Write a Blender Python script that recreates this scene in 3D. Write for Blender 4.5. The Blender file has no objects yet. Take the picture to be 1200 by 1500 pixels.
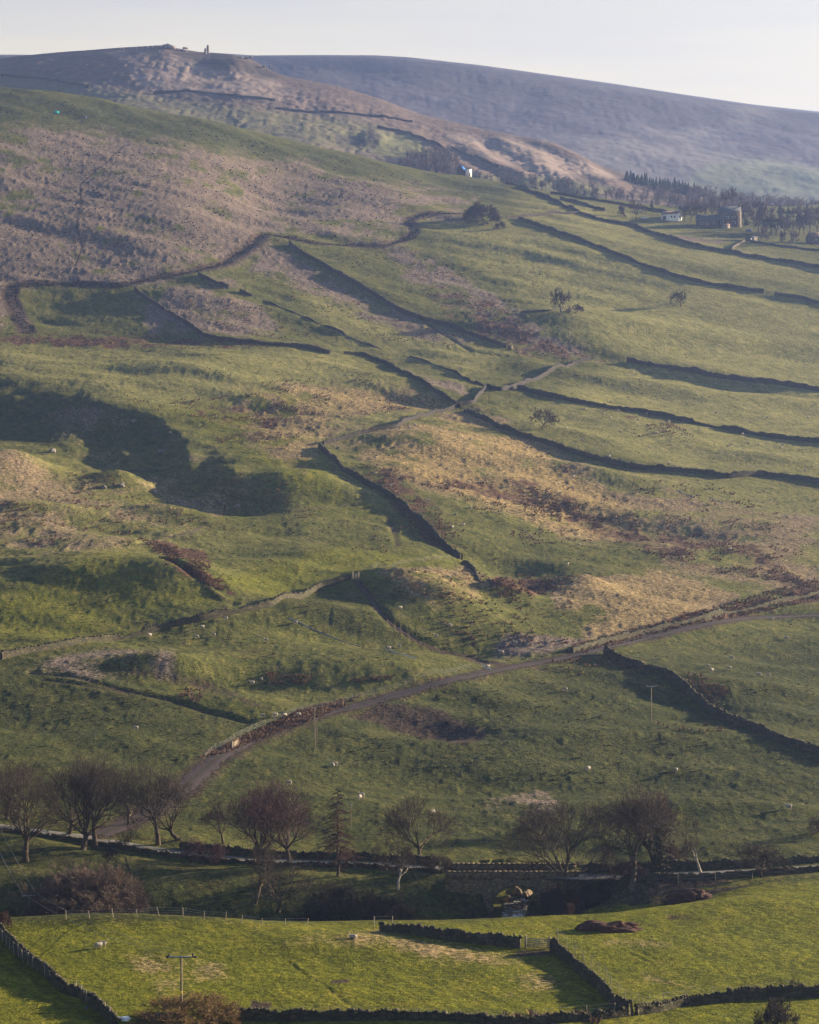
import bpy, bmesh, math, random
import numpy as np
from math import radians as R, atan, sin, cos, pi

random.seed(5)
rng = np.random.default_rng(11)
C = bpy.context.scene.collection

# ------------------------------------------------------------------ camera model
F = 3400.0                       # focal length in photo pixels (photo 1200 x 1500)
PITCH = atan(150 / F)            # looking down; the true horizon is at photo row 600
CP, SP = cos(PITCH), sin(PITCH)


def ray_of(u, v):
    """photo pixel -> (x/y, z/y) of the line of sight"""
    k = (750 - v) / F
    s = (k * CP - SP) / (CP + k * SP)
    a = (u - 600) / F * (CP - s * SP)
    return a, s


def pix_of(a, s):
    dep = CP - s * SP
    return 600 + F * a / dep, 750 - F * (SP + s * CP) / dep


def row_to_s(v):
    return ray_of(600, v)[1]


# ------------------------------------------------------------------ noise
_perm = rng.random(65536).astype(np.float32)


def vnoise(x, y, seed=0):
    xi = np.floor(x).astype(np.int64); yi = np.floor(y).astype(np.int64)
    fx = (x - xi).astype(np.float32); fy = (y - yi).astype(np.float32)
    fx = fx * fx * fx * (fx * (fx * 6 - 15) + 10); fy = fy * fy * fy * (fy * (fy * 6 - 15) + 10)

    def h(i, j):
        return _perm[((i * 374761393 + j * 668265263 + seed * 97531) ^ ((i * 1274126177) >> 7) ^ (j * 2246822519 >> 5)) & 65535]
    v00 = h(xi, yi); v10 = h(xi + 1, yi); v01 = h(xi, yi + 1); v11 = h(xi + 1, yi + 1)
    return (v00 * (1 - fx) + v10 * fx) * (1 - fy) + (v01 * (1 - fx) + v11 * fx) * fy - 0.5


def fbm(x, y, seed=0, octv=3, gain=0.5):
    r = 0; amp = 1.0
    for o in range(octv):
        r = r + amp * vnoise(x * 2 ** o + 17.3 * o, y * 2 ** o - 9.1 * o, seed + o * 7)
        amp *= gain
    return r


# ------------------------------------------------------------------ mesh helpers
def mesh_np(name, V, faces, mats, parent=None, smooth=False, attrs=None, mat_idx=None):
    """faces: list of (n,k) index arrays"""
    me = bpy.data.meshes.new(name)
    V = np.asarray(V, dtype=np.float32)
    faces = [np.asarray(f, dtype=np.int32) for f in faces if len(f)]
    me.vertices.add(len(V)); me.vertices.foreach_set('co', V.ravel())
    nl = sum(f.size for f in faces); npol = sum(len(f) for f in faces)
    me.loops.add(nl); me.polygons.add(npol)
    me.loops.foreach_set('vertex_index', np.concatenate([f.ravel() for f in faces]))
    tot = np.concatenate([np.full(len(f), f.shape[1], np.int32) for f in faces])
    st = np.concatenate([[0], np.cumsum(tot)[:-1]]).astype(np.int32)
    me.polygons.foreach_set('loop_start', st)
    if mat_idx is not None:
        me.polygons.foreach_set('material_index', np.asarray(mat_idx, np.int32))
    if smooth:
        me.polygons.foreach_set('use_smooth', np.ones(npol, bool))
    if attrs:
        for k, arr in attrs.items():
            at = me.attributes.new(k, 'FLOAT_COLOR', 'POINT')
            at.data.foreach_set('color', np.asarray(arr, np.float32).ravel())
    me.update(calc_edges=True)
    me.validate()
    for m in (mats if isinstance(mats, (list, tuple)) else [mats]):
        me.materials.append(m)
    o = bpy.data.objects.new(name, me)
    C.objects.link(o)
    if parent is not None:
        o.parent = parent
    return o


class MB:
    """collects shapes, links them as ONE mesh object"""

    def __init__(s):
        s.v = []; s.f3 = []; s.f4 = []; s.n = 0

    def add(s, V, f3=(), f4=()):
        V = np.asarray(V, np.float32).reshape(-1, 3)
        s.v.append(V)
        if len(f3): s.f3.append(np.asarray(f3, np.int32) + s.n)
        if len(f4): s.f4.append(np.asarray(f4, np.int32) + s.n)
        s.n += len(V)

    def box(s, c, d, rz=0, jit=0.0, top=None):
        x, y, z = [q / 2 for q in d]
        P = np.array([[-x, -y, -z], [x, -y, -z], [x, y, -z], [-x, y, -z], [-x, -y, z], [x, -y, z], [x, y, z], [-x, y, z]], np.float32)
        if top is not None:
            P[4:, :2] *= top
        if jit:
            P = P + rng.uniform(-jit, jit, P.shape)
        cr, sr = cos(rz), sin(rz)
        P = np.stack([P[:, 0] * cr - P[:, 1] * sr, P[:, 0] * sr + P[:, 1] * cr, P[:, 2]], 1) + np.array(c)
        s.add(P, f4=[[0, 3, 2, 1], [4, 5, 6, 7], [0, 1, 5, 4], [1, 2, 6, 5], [2, 3, 7, 6], [3, 0, 4, 7]])

    def tubes(s, P0, P1, r0, r1, sides=3):
        P0 = np.asarray(P0, np.float32).reshape(-1, 3); P1 = np.asarray(P1, np.float32).reshape(-1, 3)
        r0 = np.asarray(r0, np.float32).reshape(-1); r1 = np.asarray(r1, np.float32).reshape(-1)
        n = len(P0)
        d = P1 - P0; d = d / (np.linalg.norm(d, axis=1, keepdims=True) + 1e-9)
        ref = np.where(np.abs(d[:, 2:3]) > 0.9, np.array([[1, 0, 0]]), np.array([[0, 0, 1]]))
        e1 = np.cross(d, ref); e1 /= np.linalg.norm(e1, axis=1, keepdims=True) + 1e-9
        e2 = np.cross(d, e1)
        ang = np.arange(sides) * 2 * pi / sides
        ca = np.cos(ang)[None, :, None]; sa = np.sin(ang)[None, :, None]
        ring = e1[:, None, :] * ca + e2[:, None, :] * sa
        A = P0[:, None, :] + ring * r0[:, None, None]
        B = P1[:, None, :] + ring * r1[:, None, None]
        V = np.concatenate([A, B], 1).reshape(-1, 3)
        base = (np.arange(n) * 2 * sides)[:, None]
        i = np.arange(sides)[None, :]; j = (np.arange(sides) + 1) % sides
        q = np.stack([base + i, base + i + sides, base + j[None] + sides, base + j[None]], -1).reshape(-1, 4)
        s.add(V, f4=q)
        if sides > 3:
            cap = base + np.arange(sides)[None, ::-1] + sides
            # fan caps as quads/tris
            for k in range(1, sides - 1):
                s.f3.append((np.stack([cap[:, 0], cap[:, k], cap[:, k + 1]], 1)).astype(np.int32) + s.n - len(V))

    def build(s, name, mat, parent=None, smooth=False):
        V = np.concatenate(s.v)
        fs = []
        if s.f3: fs.append(np.concatenate(s.f3))
        if s.f4: fs.append(np.concatenate(s.f4))
        return mesh_np(name, V, fs, mat, parent, smooth)


def tag(o, label=None, cat=None, group=None, kind=None):
    if label: o['label'] = label
    if cat: o['category'] = cat
    if group: o['group'] = group
    if kind: o['kind'] = kind
    return o


def empty(name, loc, rz=0, label=None, cat=None, group=None):
    o = bpy.data.objects.new(name, None)
    o.empty_display_size = 0.3
    C.objects.link(o)
    o.location = loc; o.rotation_euler = (0, 0, rz)
    return tag(o, label, cat, group)


def copy_tree(o, parent=None):
    c = o.copy(); C.objects.link(c)
    if parent is not None: c.parent = parent
    for ch in list(o.children):
        copy_tree(ch, c)
    return c


# ------------------------------------------------------------------ materials
def nt(m):
    m.use_nodes = True
    t = m.node_tree
    t.nodes.clear()
    out = t.nodes.new('ShaderNodeOutputMaterial')
    b = t.nodes.new('ShaderNodeBsdfPrincipled')
    t.links.new(b.outputs[0], out.inputs[0])
    return t, b, out


def noise(t, scale, detail=3, rough=0.55, vec=None):
    n = t.nodes.new('ShaderNodeTexNoise')
    n.inputs['Scale'].default_value = scale; n.inputs['Detail'].default_value = detail
    n.inputs['Roughness'].default_value = rough
    if vec is not None: t.links.new(vec, n.inputs['Vector'])
    return n.outputs['Fac']


def ramp(t, fac, stops):
    r = t.nodes.new('ShaderNodeValToRGB')
    while len(r.color_ramp.elements) < len(stops): r.color_ramp.elements.new(0.5)
    for e, (p, c) in zip(r.color_ramp.elements, stops):
        e.position = p; e.color = (*c, 1) if len(c) == 3 else c
    t.links.new(fac, r.inputs[0])
    return r.outputs[0]


def mixc(t, fac, a, b):
    m = t.nodes.new('ShaderNodeMix'); m.data_type = 'RGBA'
    for sock, val in ((m.inputs[0], fac), (m.inputs[6], a), (m.inputs[7], b)):
        if hasattr(val, 'default_value') or hasattr(val, 'is_linked'):
            t.links.new(val, sock)
        elif isinstance(val, (tuple, list)):
            sock.default_value = (*val, 1)
        else:
            sock.default_value = val
    return m.outputs[2]


def math_(t, op, a, b=None, clamp=False):
    m = t.nodes.new('ShaderNodeMath'); m.operation = op; m.use_clamp = clamp
    for sock, val in zip(m.inputs, (a, b)):
        if val is None: continue
        if hasattr(val, 'is_linked'): t.links.new(val, sock)
        else: sock.default_value = val
    return m.outputs[0]


def wpos(t):
    return t.nodes.new('ShaderNodeNewGeometry').outputs['Position']


def scaled(t, vec, s):
    m = t.nodes.new('ShaderNodeMapping')
    m.inputs['Scale'].default_value = s
    t.links.new(vec, m.inputs['Vector'])
    return m.outputs[0]


def bump(t, b, h, strength=0.5, dist=0.1):
    n = t.nodes.new('ShaderNodeBump')
    n.inputs['Strength'].default_value = strength; n.inputs['Distance'].default_value = dist
    t.links.new(h, n.inputs['Height']); t.links.new(n.outputs[0], b.inputs['Normal'])


def mat(name, c1, c2=None, scale=2.0, rough=0.9, bmp=0.0, bscale=6.0, spec=0.2, objspace=False, lo=0.35, hi=0.65, metal=0.0):
    m = bpy.data.materials.new(name)
    t, b, _ = nt(m)
    b.inputs['Roughness'].default_value = rough
    b.inputs['Specular IOR Level'].default_value = spec
    b.inputs['Metallic'].default_value = metal
    vec = t.nodes.new('ShaderNodeTexCoord').outputs['Object'] if objspace else wpos(t)
    if c2 is None: c2 = tuple(q * 0.75 for q in c1)
    col = ramp(t, noise(t, scale, 4, 0.6, vec), [(lo, c1), (hi, c2)])
    t.links.new(col, b.inputs['Base Color'])
    if bmp: bump(t, b, noise(t, bscale, 4, 0.6, vec), bmp, 0.1)
    return m


def stone_mat(name, c1, c2, c3, cell=2.2):
    """drystone: stones of differing tint laid in courses, dark joints between them"""
    m = bpy.data.materials.new(name)
    t, b, _ = nt(m)
    b.inputs['Roughness'].default_value = 0.95; b.inputs['Specular IOR Level'].default_value = 0.1
    v = scaled(t, wpos(t), (1, 1, 1.9))
    vo = t.nodes.new('ShaderNodeTexVoronoi'); vo.inputs['Scale'].default_value = cell
    t.links.new(v, vo.inputs['Vector'])
    sep = t.nodes.new('ShaderNodeSeparateColor'); t.links.new(vo.outputs['Color'], sep.inputs[0])
    col = ramp(t, sep.outputs[0], [(0.0, c1), (0.5, c2), (1.0, c3)])
    col = mixc(t, math_(t, 'MULTIPLY', noise(t, 0.35, 4, 0.6, wpos(t)), 0.5), col, (0.09, 0.10, 0.04))
    ve = t.nodes.new('ShaderNodeTexVoronoi'); ve.feature = 'DISTANCE_TO_EDGE'; ve.inputs['Scale'].default_value = cell
    t.links.new(v, ve.inputs['Vector'])
    edge = ramp(t, ve.outputs[0], [(0.0, (0, 0, 0)), (0.09, (1, 1, 1))])
    col = mixc(t, edge, (0.03, 0.028, 0.025), col)
    t.links.new(col, b.inputs['Base Color'])
    bump(t, b, edge, 0.9, 0.08)
    return m


M = {}
M['wall'] = stone_mat('drystone', (0.075, 0.058, 0.042), (0.032, 0.027, 0.022), (0.110, 0.082, 0.056), 1.3)
M['wall_far'] = mat('drystone_far', (0.075, 0.058, 0.043), (0.038, 0.031, 0.026), 0.8, bmp=0.8, bscale=2.5)
M['bridge_stone'] = stone_mat('bridge_masonry', (0.24, 0.17, 0.105), (0.16, 0.12, 0.08), (0.33, 0.23, 0.13), 1.8)
M['house_stone'] = mat('house_stone', (0.115, 0.085, 0.068), (0.07, 0.055, 0.046), 0.9, bmp=0.4, bscale=3)
M['slate'] = mat('slate', (0.09, 0.09, 0.10), (0.06, 0.06, 0.07), 1.5, rough=0.6)
M['tile'] = mat('roof_tile', (0.26, 0.16, 0.11), (0.18, 0.12, 0.09), 1.5)
M['white_wall'] = mat('white_render', (0.80, 0.78, 0.74), (0.68, 0.67, 0.64), 0.8)
M['blue_roof'] = mat('roof_sky_tint', (0.02, 0.16, 0.62), (0.03, 0.20, 0.70), 1.0, rough=0.5)  # reflected sky painted in as the roof's base colour
M['teal'] = mat('teal_sheet', (0.01, 0.36, 0.33), (0.01, 0.28, 0.28), 1.0, rough=0.5)
M['blue_sheet'] = mat('blue_sheet', (0.03, 0.12, 0.55), (0.02, 0.08, 0.40), 1.0, rough=0.5)
M['glass'] = mat('window_glass', (0.03, 0.035, 0.04), (0.05, 0.055, 0.06), 1.0, rough=0.15, spec=0.6)
M['wood'] = mat('weathered_wood', (0.30, 0.24, 0.17), (0.19, 0.15, 0.11), 3.0, bmp=0.3)
M['pole_wood'] = mat('pole_wood', (0.20, 0.155, 0.10), (0.13, 0.10, 0.07), 2.0, bmp=0.2)
M['pale_wood'] = mat('bleached_wood', (0.33, 0.28, 0.21), (0.22, 0.19, 0.145), 3.0)
M['steel'] = mat('galvanised_steel', (0.36, 0.40, 0.46), (0.28, 0.31, 0.36), 2.0, rough=0.45, metal=0.6)
M['dark'] = mat('insulator', (0.03, 0.02, 0.02), (0.05, 0.03, 0.03), 4.0, rough=0.4)
M['wire'] = mat('fence_wire', (0.30, 0.30, 0.31), (0.22, 0.22, 0.23), 4.0, rough=0.5, metal=0.5)
M['yellow'] = mat('yellow_plate', (0.75, 0.55, 0.03), (0.65, 0.48, 0.03), 4.0, rough=0.5)
M['bark'] = mat('bark', (0.095, 0.066, 0.040), (0.045, 0.034, 0.024), 2.5, bmp=0.6, bscale=5)
M['bark_pale'] = mat('pale_bark', (0.42, 0.37, 0.29), (0.25, 0.21, 0.16), 2.0, bmp=0.4)
M['twig_brown'] = mat('brown_twigs', (0.055, 0.041, 0.030), (0.032, 0.025, 0.019), 0.8)
M['twig_purple'] = mat('purple_twigs', (0.070, 0.036, 0.036), (0.042, 0.024, 0.026), 0.7)
M['twig_red'] = mat('red_brown_twigs', (0.07, 0.037, 0.026), (0.042, 0.025, 0.02), 0.7)
M['twig_gold'] = mat('golden_twigs', (0.20, 0.125, 0.05), (0.11, 0.07, 0.032), 0.7)
M['twig_tan'] = mat('tan_twigs', (0.15, 0.105, 0.078), (0.085, 0.06, 0.046), 0.8)
M['twig_far'] = mat('hazy_twigs', (0.07, 0.047, 0.044), (0.042, 0.031, 0.031), 0.08)
M['needles'] = mat('conifer_needles', (0.030, 0.042, 0.022), (0.016, 0.026, 0.016), 0.6)
M['ivy'] = mat('ivy_leaves', (0.030, 0.035, 0.014), (0.05, 0.035, 0.02), 1.6)
M['rush'] = mat('rush_stems', (0.22, 0.125, 0.070), (0.12, 0.072, 0.045), 0.25)
M['tussock'] = mat('tussock_grass', (0.125, 0.11, 0.036), (0.07, 0.07, 0.022), 0.3)
M['wool'] = mat('sheep_wool', (0.40, 0.345, 0.28), (0.30, 0.255, 0.205), 5.0, bmp=0.6, bscale=14, objspace=True)
M['sheep_face'] = mat('sheep_face', (0.35, 0.30, 0.25), (0.22, 0.19, 0.16), 5.0, objspace=True)
M['earth'] = mat('spoil_earth', (0.085, 0.036, 0.022), (0.04, 0.02, 0.015), 1.4, bmp=0.9, bscale=4)
M['rock'] = mat('gritstone', (0.20, 0.17, 0.15), (0.12, 0.10, 0.09), 0.8, bmp=0.8, bscale=3)
M['rock_pale'] = mat('lit_gritstone', (0.21, 0.155, 0.10), (0.10, 0.078, 0.055), 1.2, bmp=0.6, bscale=4)  # warmer copy of the gritstone with the sunlit tone in its colour
M['rubber'] = mat('tyre_rubber', (0.02, 0.02, 0.02), (0.03, 0.03, 0.03), 5.0)
M['car_paint'] = mat('pale_car_paint', (0.45, 0.55, 0.62), (0.42, 0.52, 0.60), 3.0, rough=0.3, spec=0.5)
M['white_sheet'] = mat('white_sheet', (0.8, 0.8, 0.78), (0.7, 0.7, 0.68), 2.0)


def road_mat(name, rut, mid, lo, hi):
    """rut/mid: colour of the wheel tracks and of the crown between them; 'across' holds -1..1"""
    m = bpy.data.materials.new(name)
    t, b, _ = nt(m)
    b.inputs['Roughness'].default_value = 0.95; b.inputs['Specular IOR Level'].default_value = 0.1
    at = t.nodes.new('ShaderNodeAttribute'); at.attribute_name = 'across'
    sep = t.nodes.new('ShaderNodeSeparateColor'); t.links.new(at.outputs['Color'], sep.inputs[0])
    n = noise(t, 0.7, 5, 0.65, wpos(t))
    x = math_(t, 'ABSOLUTE', sep.outputs[0])
    x = math_(t, 'ADD', x, math_(t, 'MULTIPLY', math_(t, 'SUBTRACT', n, 0.5), 0.55))
    col = ramp(t, x, [(0.12, mid), (0.34, rut), (0.68, rut), (0.92, mid)])
    n2 = noise(t, 2.5, 4, 0.6, wpos(t))
    col = mixc(t, ramp(t, n2, [(lo, (0, 0, 0)), (hi, (1, 1, 1))]), col, tuple(q * 0.55 for q in rut))
    t.links.new(col, b.inputs['Base Color'])
    bump(t, b, n2, 0.7, 0.12)
    return m


M['track'] = road_mat('stony_track', (0.078, 0.056, 0.056), (0.054, 0.046, 0.028), 0.45, 0.7)
M['road'] = road_mat('wet_lane', (0.17, 0.155, 0.15), (0.13, 0.12, 0.11), 0.55, 0.9)
M['path'] = road_mat('worn_path', (0.15, 0.10, 0.075), (0.085, 0.07, 0.04), 0.4, 0.7)
M['mud_path'] = road_mat('muddy_sunken_way', (0.062, 0.045, 0.04), (0.085, 0.052, 0.036), 0.4, 0.7)


def water_mat():
    m = bpy.data.materials.new('stream_water')
    t, b, _ = nt(m)
    b.inputs['Roughness'].default_value = 0.08
    n = noise(t, 1.3, 4, 0.7, wpos(t))
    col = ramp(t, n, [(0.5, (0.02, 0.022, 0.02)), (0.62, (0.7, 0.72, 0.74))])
    t.links.new(col, b.inputs['Base Color'])
    bump(t, b, noise(t, 3.0, 3, 0.6, wpos(t)), 0.4, 0.05)
    return m


M['water'] = water_mat()
M['puddle'] = mat('still_water', (0.035, 0.038, 0.036), (0.05, 0.05, 0.045), 1.0, rough=0.12, spec=0.5)
M['wall_dark'] = mat('dark_drystone', (0.034, 0.026, 0.019), (0.012, 0.010, 0.009), 0.9, bmp=0.9, bscale=2.5)  # plain darker stone for the crossing wall

# ------------------------------------------------------------------ ground sheets (polar grids: bearing x distance)


class Sheet:
    def __init__(s, a, D, Z):
        s.a, s.D, s.Z = a, D, Z

    def zat(s, x, d):
        x = np.atleast_1d(np.asarray(x, float)); d = np.atleast_1d(np.asarray(d, float))
        aa = np.clip(x / d, s.a[0], s.a[-1] - 1e-9); dd = np.clip(d, s.D[0], s.D[-1] - 1e-6)
        i = np.clip(np.searchsorted(s.a, aa, 'right') - 1, 0, len(s.a) - 2)
        j = np.clip(np.searchsorted(s.D, dd, 'right') - 1, 0, len(s.D) - 2)
        fa = (aa - s.a[i]) / (s.a[i + 1] - s.a[i]); fd = (dd - s.D[j]) / (s.D[j + 1] - s.D[j])
        Z = s.Z
        return (Z[i, j] * (1 - fa) + Z[i + 1, j] * fa) * (1 - fd) + (Z[i, j + 1] * (1 - fa) + Z[i + 1, j + 1] * fa) * fd

    def hit(s, u, v, dmin=235.0):
        """first point of the ground on the line of sight through a photo pixel"""
        a, sl = ray_of(u, v)
        i = min(max(int(np.searchsorted(s.a, a, 'right')) - 1, 0), len(s.a) - 2)
        f = (a - s.a[i]) / (s.a[i + 1] - s.a[i])
        zc = s.Z[i] * (1 - f) + s.Z[i + 1] * f
        g = zc - sl * s.D
        ok = np.nonzero((g >= 0) & (s.D > dmin))[0]
        if len(ok) == 0:
            j = int(np.argmax(np.where(s.D > dmin, g / s.D, -9)))
            d = s.D[j]
        else:
            j = ok[0]
            if j > 0 and g[j - 1] < 0:
                t = -g[j - 1] / (g[j] - g[j - 1]); d = s.D[j - 1] + t * (s.D[j] - s.D[j - 1])
            else:
                d = s.D[j]
        return np.array([a * d, d, float(np.interp(d, s.D, zc))])


def gauss_smooth(Z, sig, axis):
    n = int(3 * sig) + 1
    k = np.exp(-0.5 * (np.arange(-n, n + 1) / sig) ** 2); k /= k.sum()
    pad = [(0, 0), (0, 0)]; pad[axis] = (n, n)
    Zp = np.pad(Z, pad, mode='edge')
    return np.apply_along_axis(lambda r: np.convolve(r, k, 'valid'), axis, Zp)


TABLE = {
    0: [(1560, 245), (1500, 262), (1385, 300), (1345, 316), (1300, 346), (1215, 393), (1120, 440), (1060, 475), (985, 515), (920, 560), (840, 630),
        (760, 720), (700, 790), (640, 860), (570, 960), (500, 1075), (430, 1160), (330, 1270), (230, 1400), (155, 1530), (125, 1600), (60, 1760)],
    300: [(1560, 245), (1500, 262), (1385, 300), (1345, 316), (1295, 348), (1225, 388), (1120, 442), (1060, 475), (985, 517), (920, 564), (840, 636),
          (760, 722), (700, 792), (640, 865), (570, 965), (500, 1080), (430, 1170), (330, 1295), (230, 1450), (175, 1560), (100, 1720)],
    600: [(1560, 245), (1500, 262), (1385, 300), (1345, 316), (1290, 350), (1255, 372), (1120, 445), (1060, 476), (985, 520), (920, 570), (840, 645),
          (760, 725), (700, 795), (640, 870), (580, 960), (520, 1070), (460, 1160), (400, 1245), (350, 1325), (300, 1430), (245, 1550), (170, 1720)],
    830: [(1560, 245), (1500, 262), (1385, 300), (1340, 319), (1290, 350), (1260, 366), (1120, 446), (1060, 480), (985, 530), (920, 590), (840, 672),
          (760, 760), (700, 830), (640, 905), (580, 990), (520, 1085), (460, 1170), (400, 1250), (350, 1325), (310, 1430), (290, 1520), (250, 1700)],
    1200: [(1560, 245), (1500, 262), (1385, 302), (1330, 323), (1285, 345), (1255, 358), (1184, 405), (1120, 446), (1060, 488), (985, 545), (880, 640),
           (800, 730), (700, 850), (640, 935), (570, 1050), (500, 1140), (440, 1220), (390, 1290), (350, 1400), (320, 1560), (300, 1720), (290, 1850)],
}
RIDGE_U = [-200, 0, 100, 200, 300, 400, 500, 560, 600, 680, 750, 800, 830, 870, 933, 980, 1050, 1200, 1400]
RIDGE_V = [95, 125, 140, 156, 176, 193, 222, 236, 246, 256, 265, 281, 287, 288, 300, 304, 300, 300, 300]


def base_sheet():
    us = np.linspace(-130, 1330, 150)
    Dg = np.arange(200, 2000, 4.0)
    keys = sorted(TABLE)
    yg = np.arange(60, 1561, 5.0)
    Dtab = []
    for k in keys:
        ys = np.array([q[0] for q in TABLE[k]][::-1], float); ds = np.array([q[1] for q in TABLE[k]][::-1], float)
        dd = np.interp(yg, ys, ds)
        ex = yg < ys[0]
        dd[ex] = ds[0] + (ys[0] - yg[ex]) * 2.3
        Dtab.append(dd)
    Dtab = np.array(Dtab)
    Z = np.zeros((len(us), len(Dg)))
    for n, u in enumerate(us):
        uu = np.clip(u, 0, 1200)
        dd = np.array([np.interp(uu, keys, Dtab[:, j]) for j in range(len(yg))])
        y = np.interp(Dg, dd[::-1], yg[::-1])
        s = np.array([row_to_s(q) for q in y])
        z = s * Dg
        rv = np.interp(u, RIDGE_U, RIDGE_V)
        dr = np.interp(rv, yg, dd)
        zr = row_to_s(rv) * dr
        t = np.maximum(Dg - dr, 0)
        roll = np.maximum(zr + 0.16 * t - t * t / 260.0, zr - 130)
        z = np.where(Dg > dr, roll, z)
        Z[n] = z
    Z = gauss_smooth(Z, 2.2, 1)
    Z = gauss_smooth(Z, 4.0, 0)
    return us, Dg, Z


_us, _Dg, _Zb = base_sheet()
# final grid: columns over the frame plus coarse ones far to each side; rows about evenly spaced in the picture
a_core = np.linspace(-0.205, 0.205, 800)
a_side = 0.205 + np.cumsum(np.geomspace(0.0006, 0.05, 26))
A_ = np.concatenate([-a_side[::-1], a_core, a_side])
col600 = np.array([_Zb[int(np.argmin(abs(_us - 600)))]])[0]
vv = pix_of(0, col600 / _Dg)[1]
dens = np.abs(np.gradient(vv, _Dg)) + 0.22
cum = np.concatenate([[0], np.cumsum((dens[1:] + dens[:-1]) / 2 * 4.0)])
sel = (_Dg >= 235) & (_Dg <= 1700)
D_core = np.interp(np.arange(cum[sel][0], cum[sel][-1], 1.75), cum, _Dg)
D_ = np.concatenate([[2.0, 20, 60, 110, 160, 200, 222], D_core, np.arange(D_core[-1] + 5, 1990, 7.0)])
ua = 600 + F * A_                                            # bearing of each column as a photo column
iu = np.clip((ua - _us[0]) / (_us[1] - _us[0]), 0, len(_us) - 1.001)
i0 = iu.astype(int); fu = (iu - i0)[:, None]
Zc = _Zb[i0] * (1 - fu) + _Zb[i0 + 1] * fu
jd = np.clip((D_ - 200) / 4.0, 0, len(_Dg) - 1.001)
j0 = jd.astype(int); fd = (jd - j0)[None, :]
ZA = Zc[:, j0] * (1 - fd) + Zc[:, j0 + 1] * fd
near = np.interp(D_, [2, 20, 60, 110, 160, 200, 222, 250], [-2.2, -8, -19, -35, -49.5, -60, -66, -69])
w = np.clip((250 - D_) / 30, 0, 1)[None, :]
ZA = ZA * (1 - w) + near[None, :] * w
AA, DD = np.meshgrid(A_, D_, indexing='ij')
XX = AA * DD
UU, VV0 = pix_of(AA, ZA / DD)
hill = Sheet(A_, D_, ZA)


def G(u, v, rx, rd, rot, h):
    """rounded rise (or hollow) of h metres, half widths rx and rd, centred where the photo shows (u, v)"""
    p = base0.hit(u, v)
    dx = XX - p[0]; dy = DD - p[1]
    c, s_ = cos(R(rot)), sin(R(rot))
    q = ((dx * c + dy * s_) / rx) ** 2 + ((-dx * s_ + dy * c) / rd) ** 2
    return h * np.exp(-q)


base0 = Sheet(A_, D_, ZA.copy())
LAND = [
    # the landslip hollow on the left with its hummocks
    (8, 692, 15, 22, 0, 7), (-60, 720, 26, 34, 0, 5), (175, 700, 11, 13, 0, 5.5),
    (410, 712, 17, 20, -20, 3.5), (350, 735, 14, 16, 0, -3), (60, 755, 26, 18, 0, 4), (250, 750, 14, 14, 0, 3),
    # grassy mounds above the lit wall
    (165, 858, 34, 28, 0, 6.5), (270, 870, 16, 16, 0, 4.5), (340, 815, 22, 12, 0, -2.5), (450, 815, 26, 16, 20, 3),
    # the spur under the gate and the hollows round it
    (600, 870, 14, 22, 25, 6), (660, 900, 13, 16, 20, 4), (560, 935, 24, 13, -10, -4.5), (440, 905, 30, 16, 0, 2.5), (330, 1000, 18, 10, 0, -3),
    (250, 985, 14, 9, 0, 3), (735, 888, 8, 8, 0, 5), (690, 935, 12, 10, 0, -3), (785, 845, 10, 9, 0, -5), (850, 868, 11, 11, 0, 5), (740, 820, 14, 18, 15, -4),
    (900, 900, 24, 20, 0, 3), (640, 1065, 14, 9, 0, -2.5), (900, 1085, 26, 12, 0, 2.6), (1000, 1190, 28, 8, 0, 2.2), (760, 1150, 30, 9, 0, -1.6),
    (1020, 1030, 14, 12, 0, -2.2), (1120, 1020, 24, 14, 0, 2.2), (1130, 960, 26, 14, 0, -1.6),
    # big slope on the upper left: two swellings with a hollow between
    (400, 300, 30, 90, -8, -5), (220, 310, 60, 80, 0, 4), (540, 290, 42, 70, 0, 4), (60, 450, 26, 25, 0, -4), (300, 440, 24, 40, 25, 3),
    # rolling pastures on the right
    (930, 560, 30, 16, -20, 3.0), (1050, 560, 30, 14, -20, -3.0), (1150, 590, 26, 14, -20, 2.6), (1010, 660, 30, 14, -18, -2.6), (1100, 670, 34, 12, -18, 2.6),
    (850, 480, 40, 30, -20, 3), (1000, 490, 60, 20, -20, 2.5), (1150, 520, 60, 18, -15, -2), (860, 700, 34, 14, -25, 3), (950, 780, 40, 20, -20, -3), (1080, 800, 40, 18, 0, 2.5),
    (640, 650, 26, 30, 0, 3), (560, 560, 24, 24, 0, 3), (300, 540, 60, 30, 0, 4),
    (150, 1352, 17, 6, 0, 1.6), (480, 1385, 30, 8, 0, 0.8), (1080, 1330, 24, 12, 0, 1.2),
]
for L in LAND:
    ZA += G(*L)
# the landslip scarp: ground drops away to the left and the viewer below a crest line
cr = np.array([base0.hit(u, v) for u, v in [(-120, 552), (0, 556), (60, 562), (120, 574), (190, 596), (250, 622), (320, 660), (400, 700), (450, 738)]])
Dcr = np.interp(XX, cr[:, 0], cr[:, 1]); ss_ = (Dcr - DD) * 0.56 + 7 * fbm(XX / 20, DD / 20, 9, 3)
amp = np.interp(XX, [cr[0, 0] - 60, cr[0, 0], cr[4, 0], cr[6, 0], cr[8, 0], cr[8, 0] + 14], [4, 9, 10, 4, 0, 0])
q_ = np.clip(ss_ / 26, 0, 1); q_ = q_ * q_ * (3 - 2 * q_)
scarp = q_ * np.exp(-(np.maximum(ss_ - 26, 0) / 36) ** 2)
ZA -= amp * scarp
# lit rib running down the scarp
ZA += G(100, 612, 11, 40, 20, 4.0) + G(185, 650, 6, 26, 15, 5.0) + G(270, 668, 7, 24, 10, 5.0) + G(330, 700, 7, 16, 10, 4.0)
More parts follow.
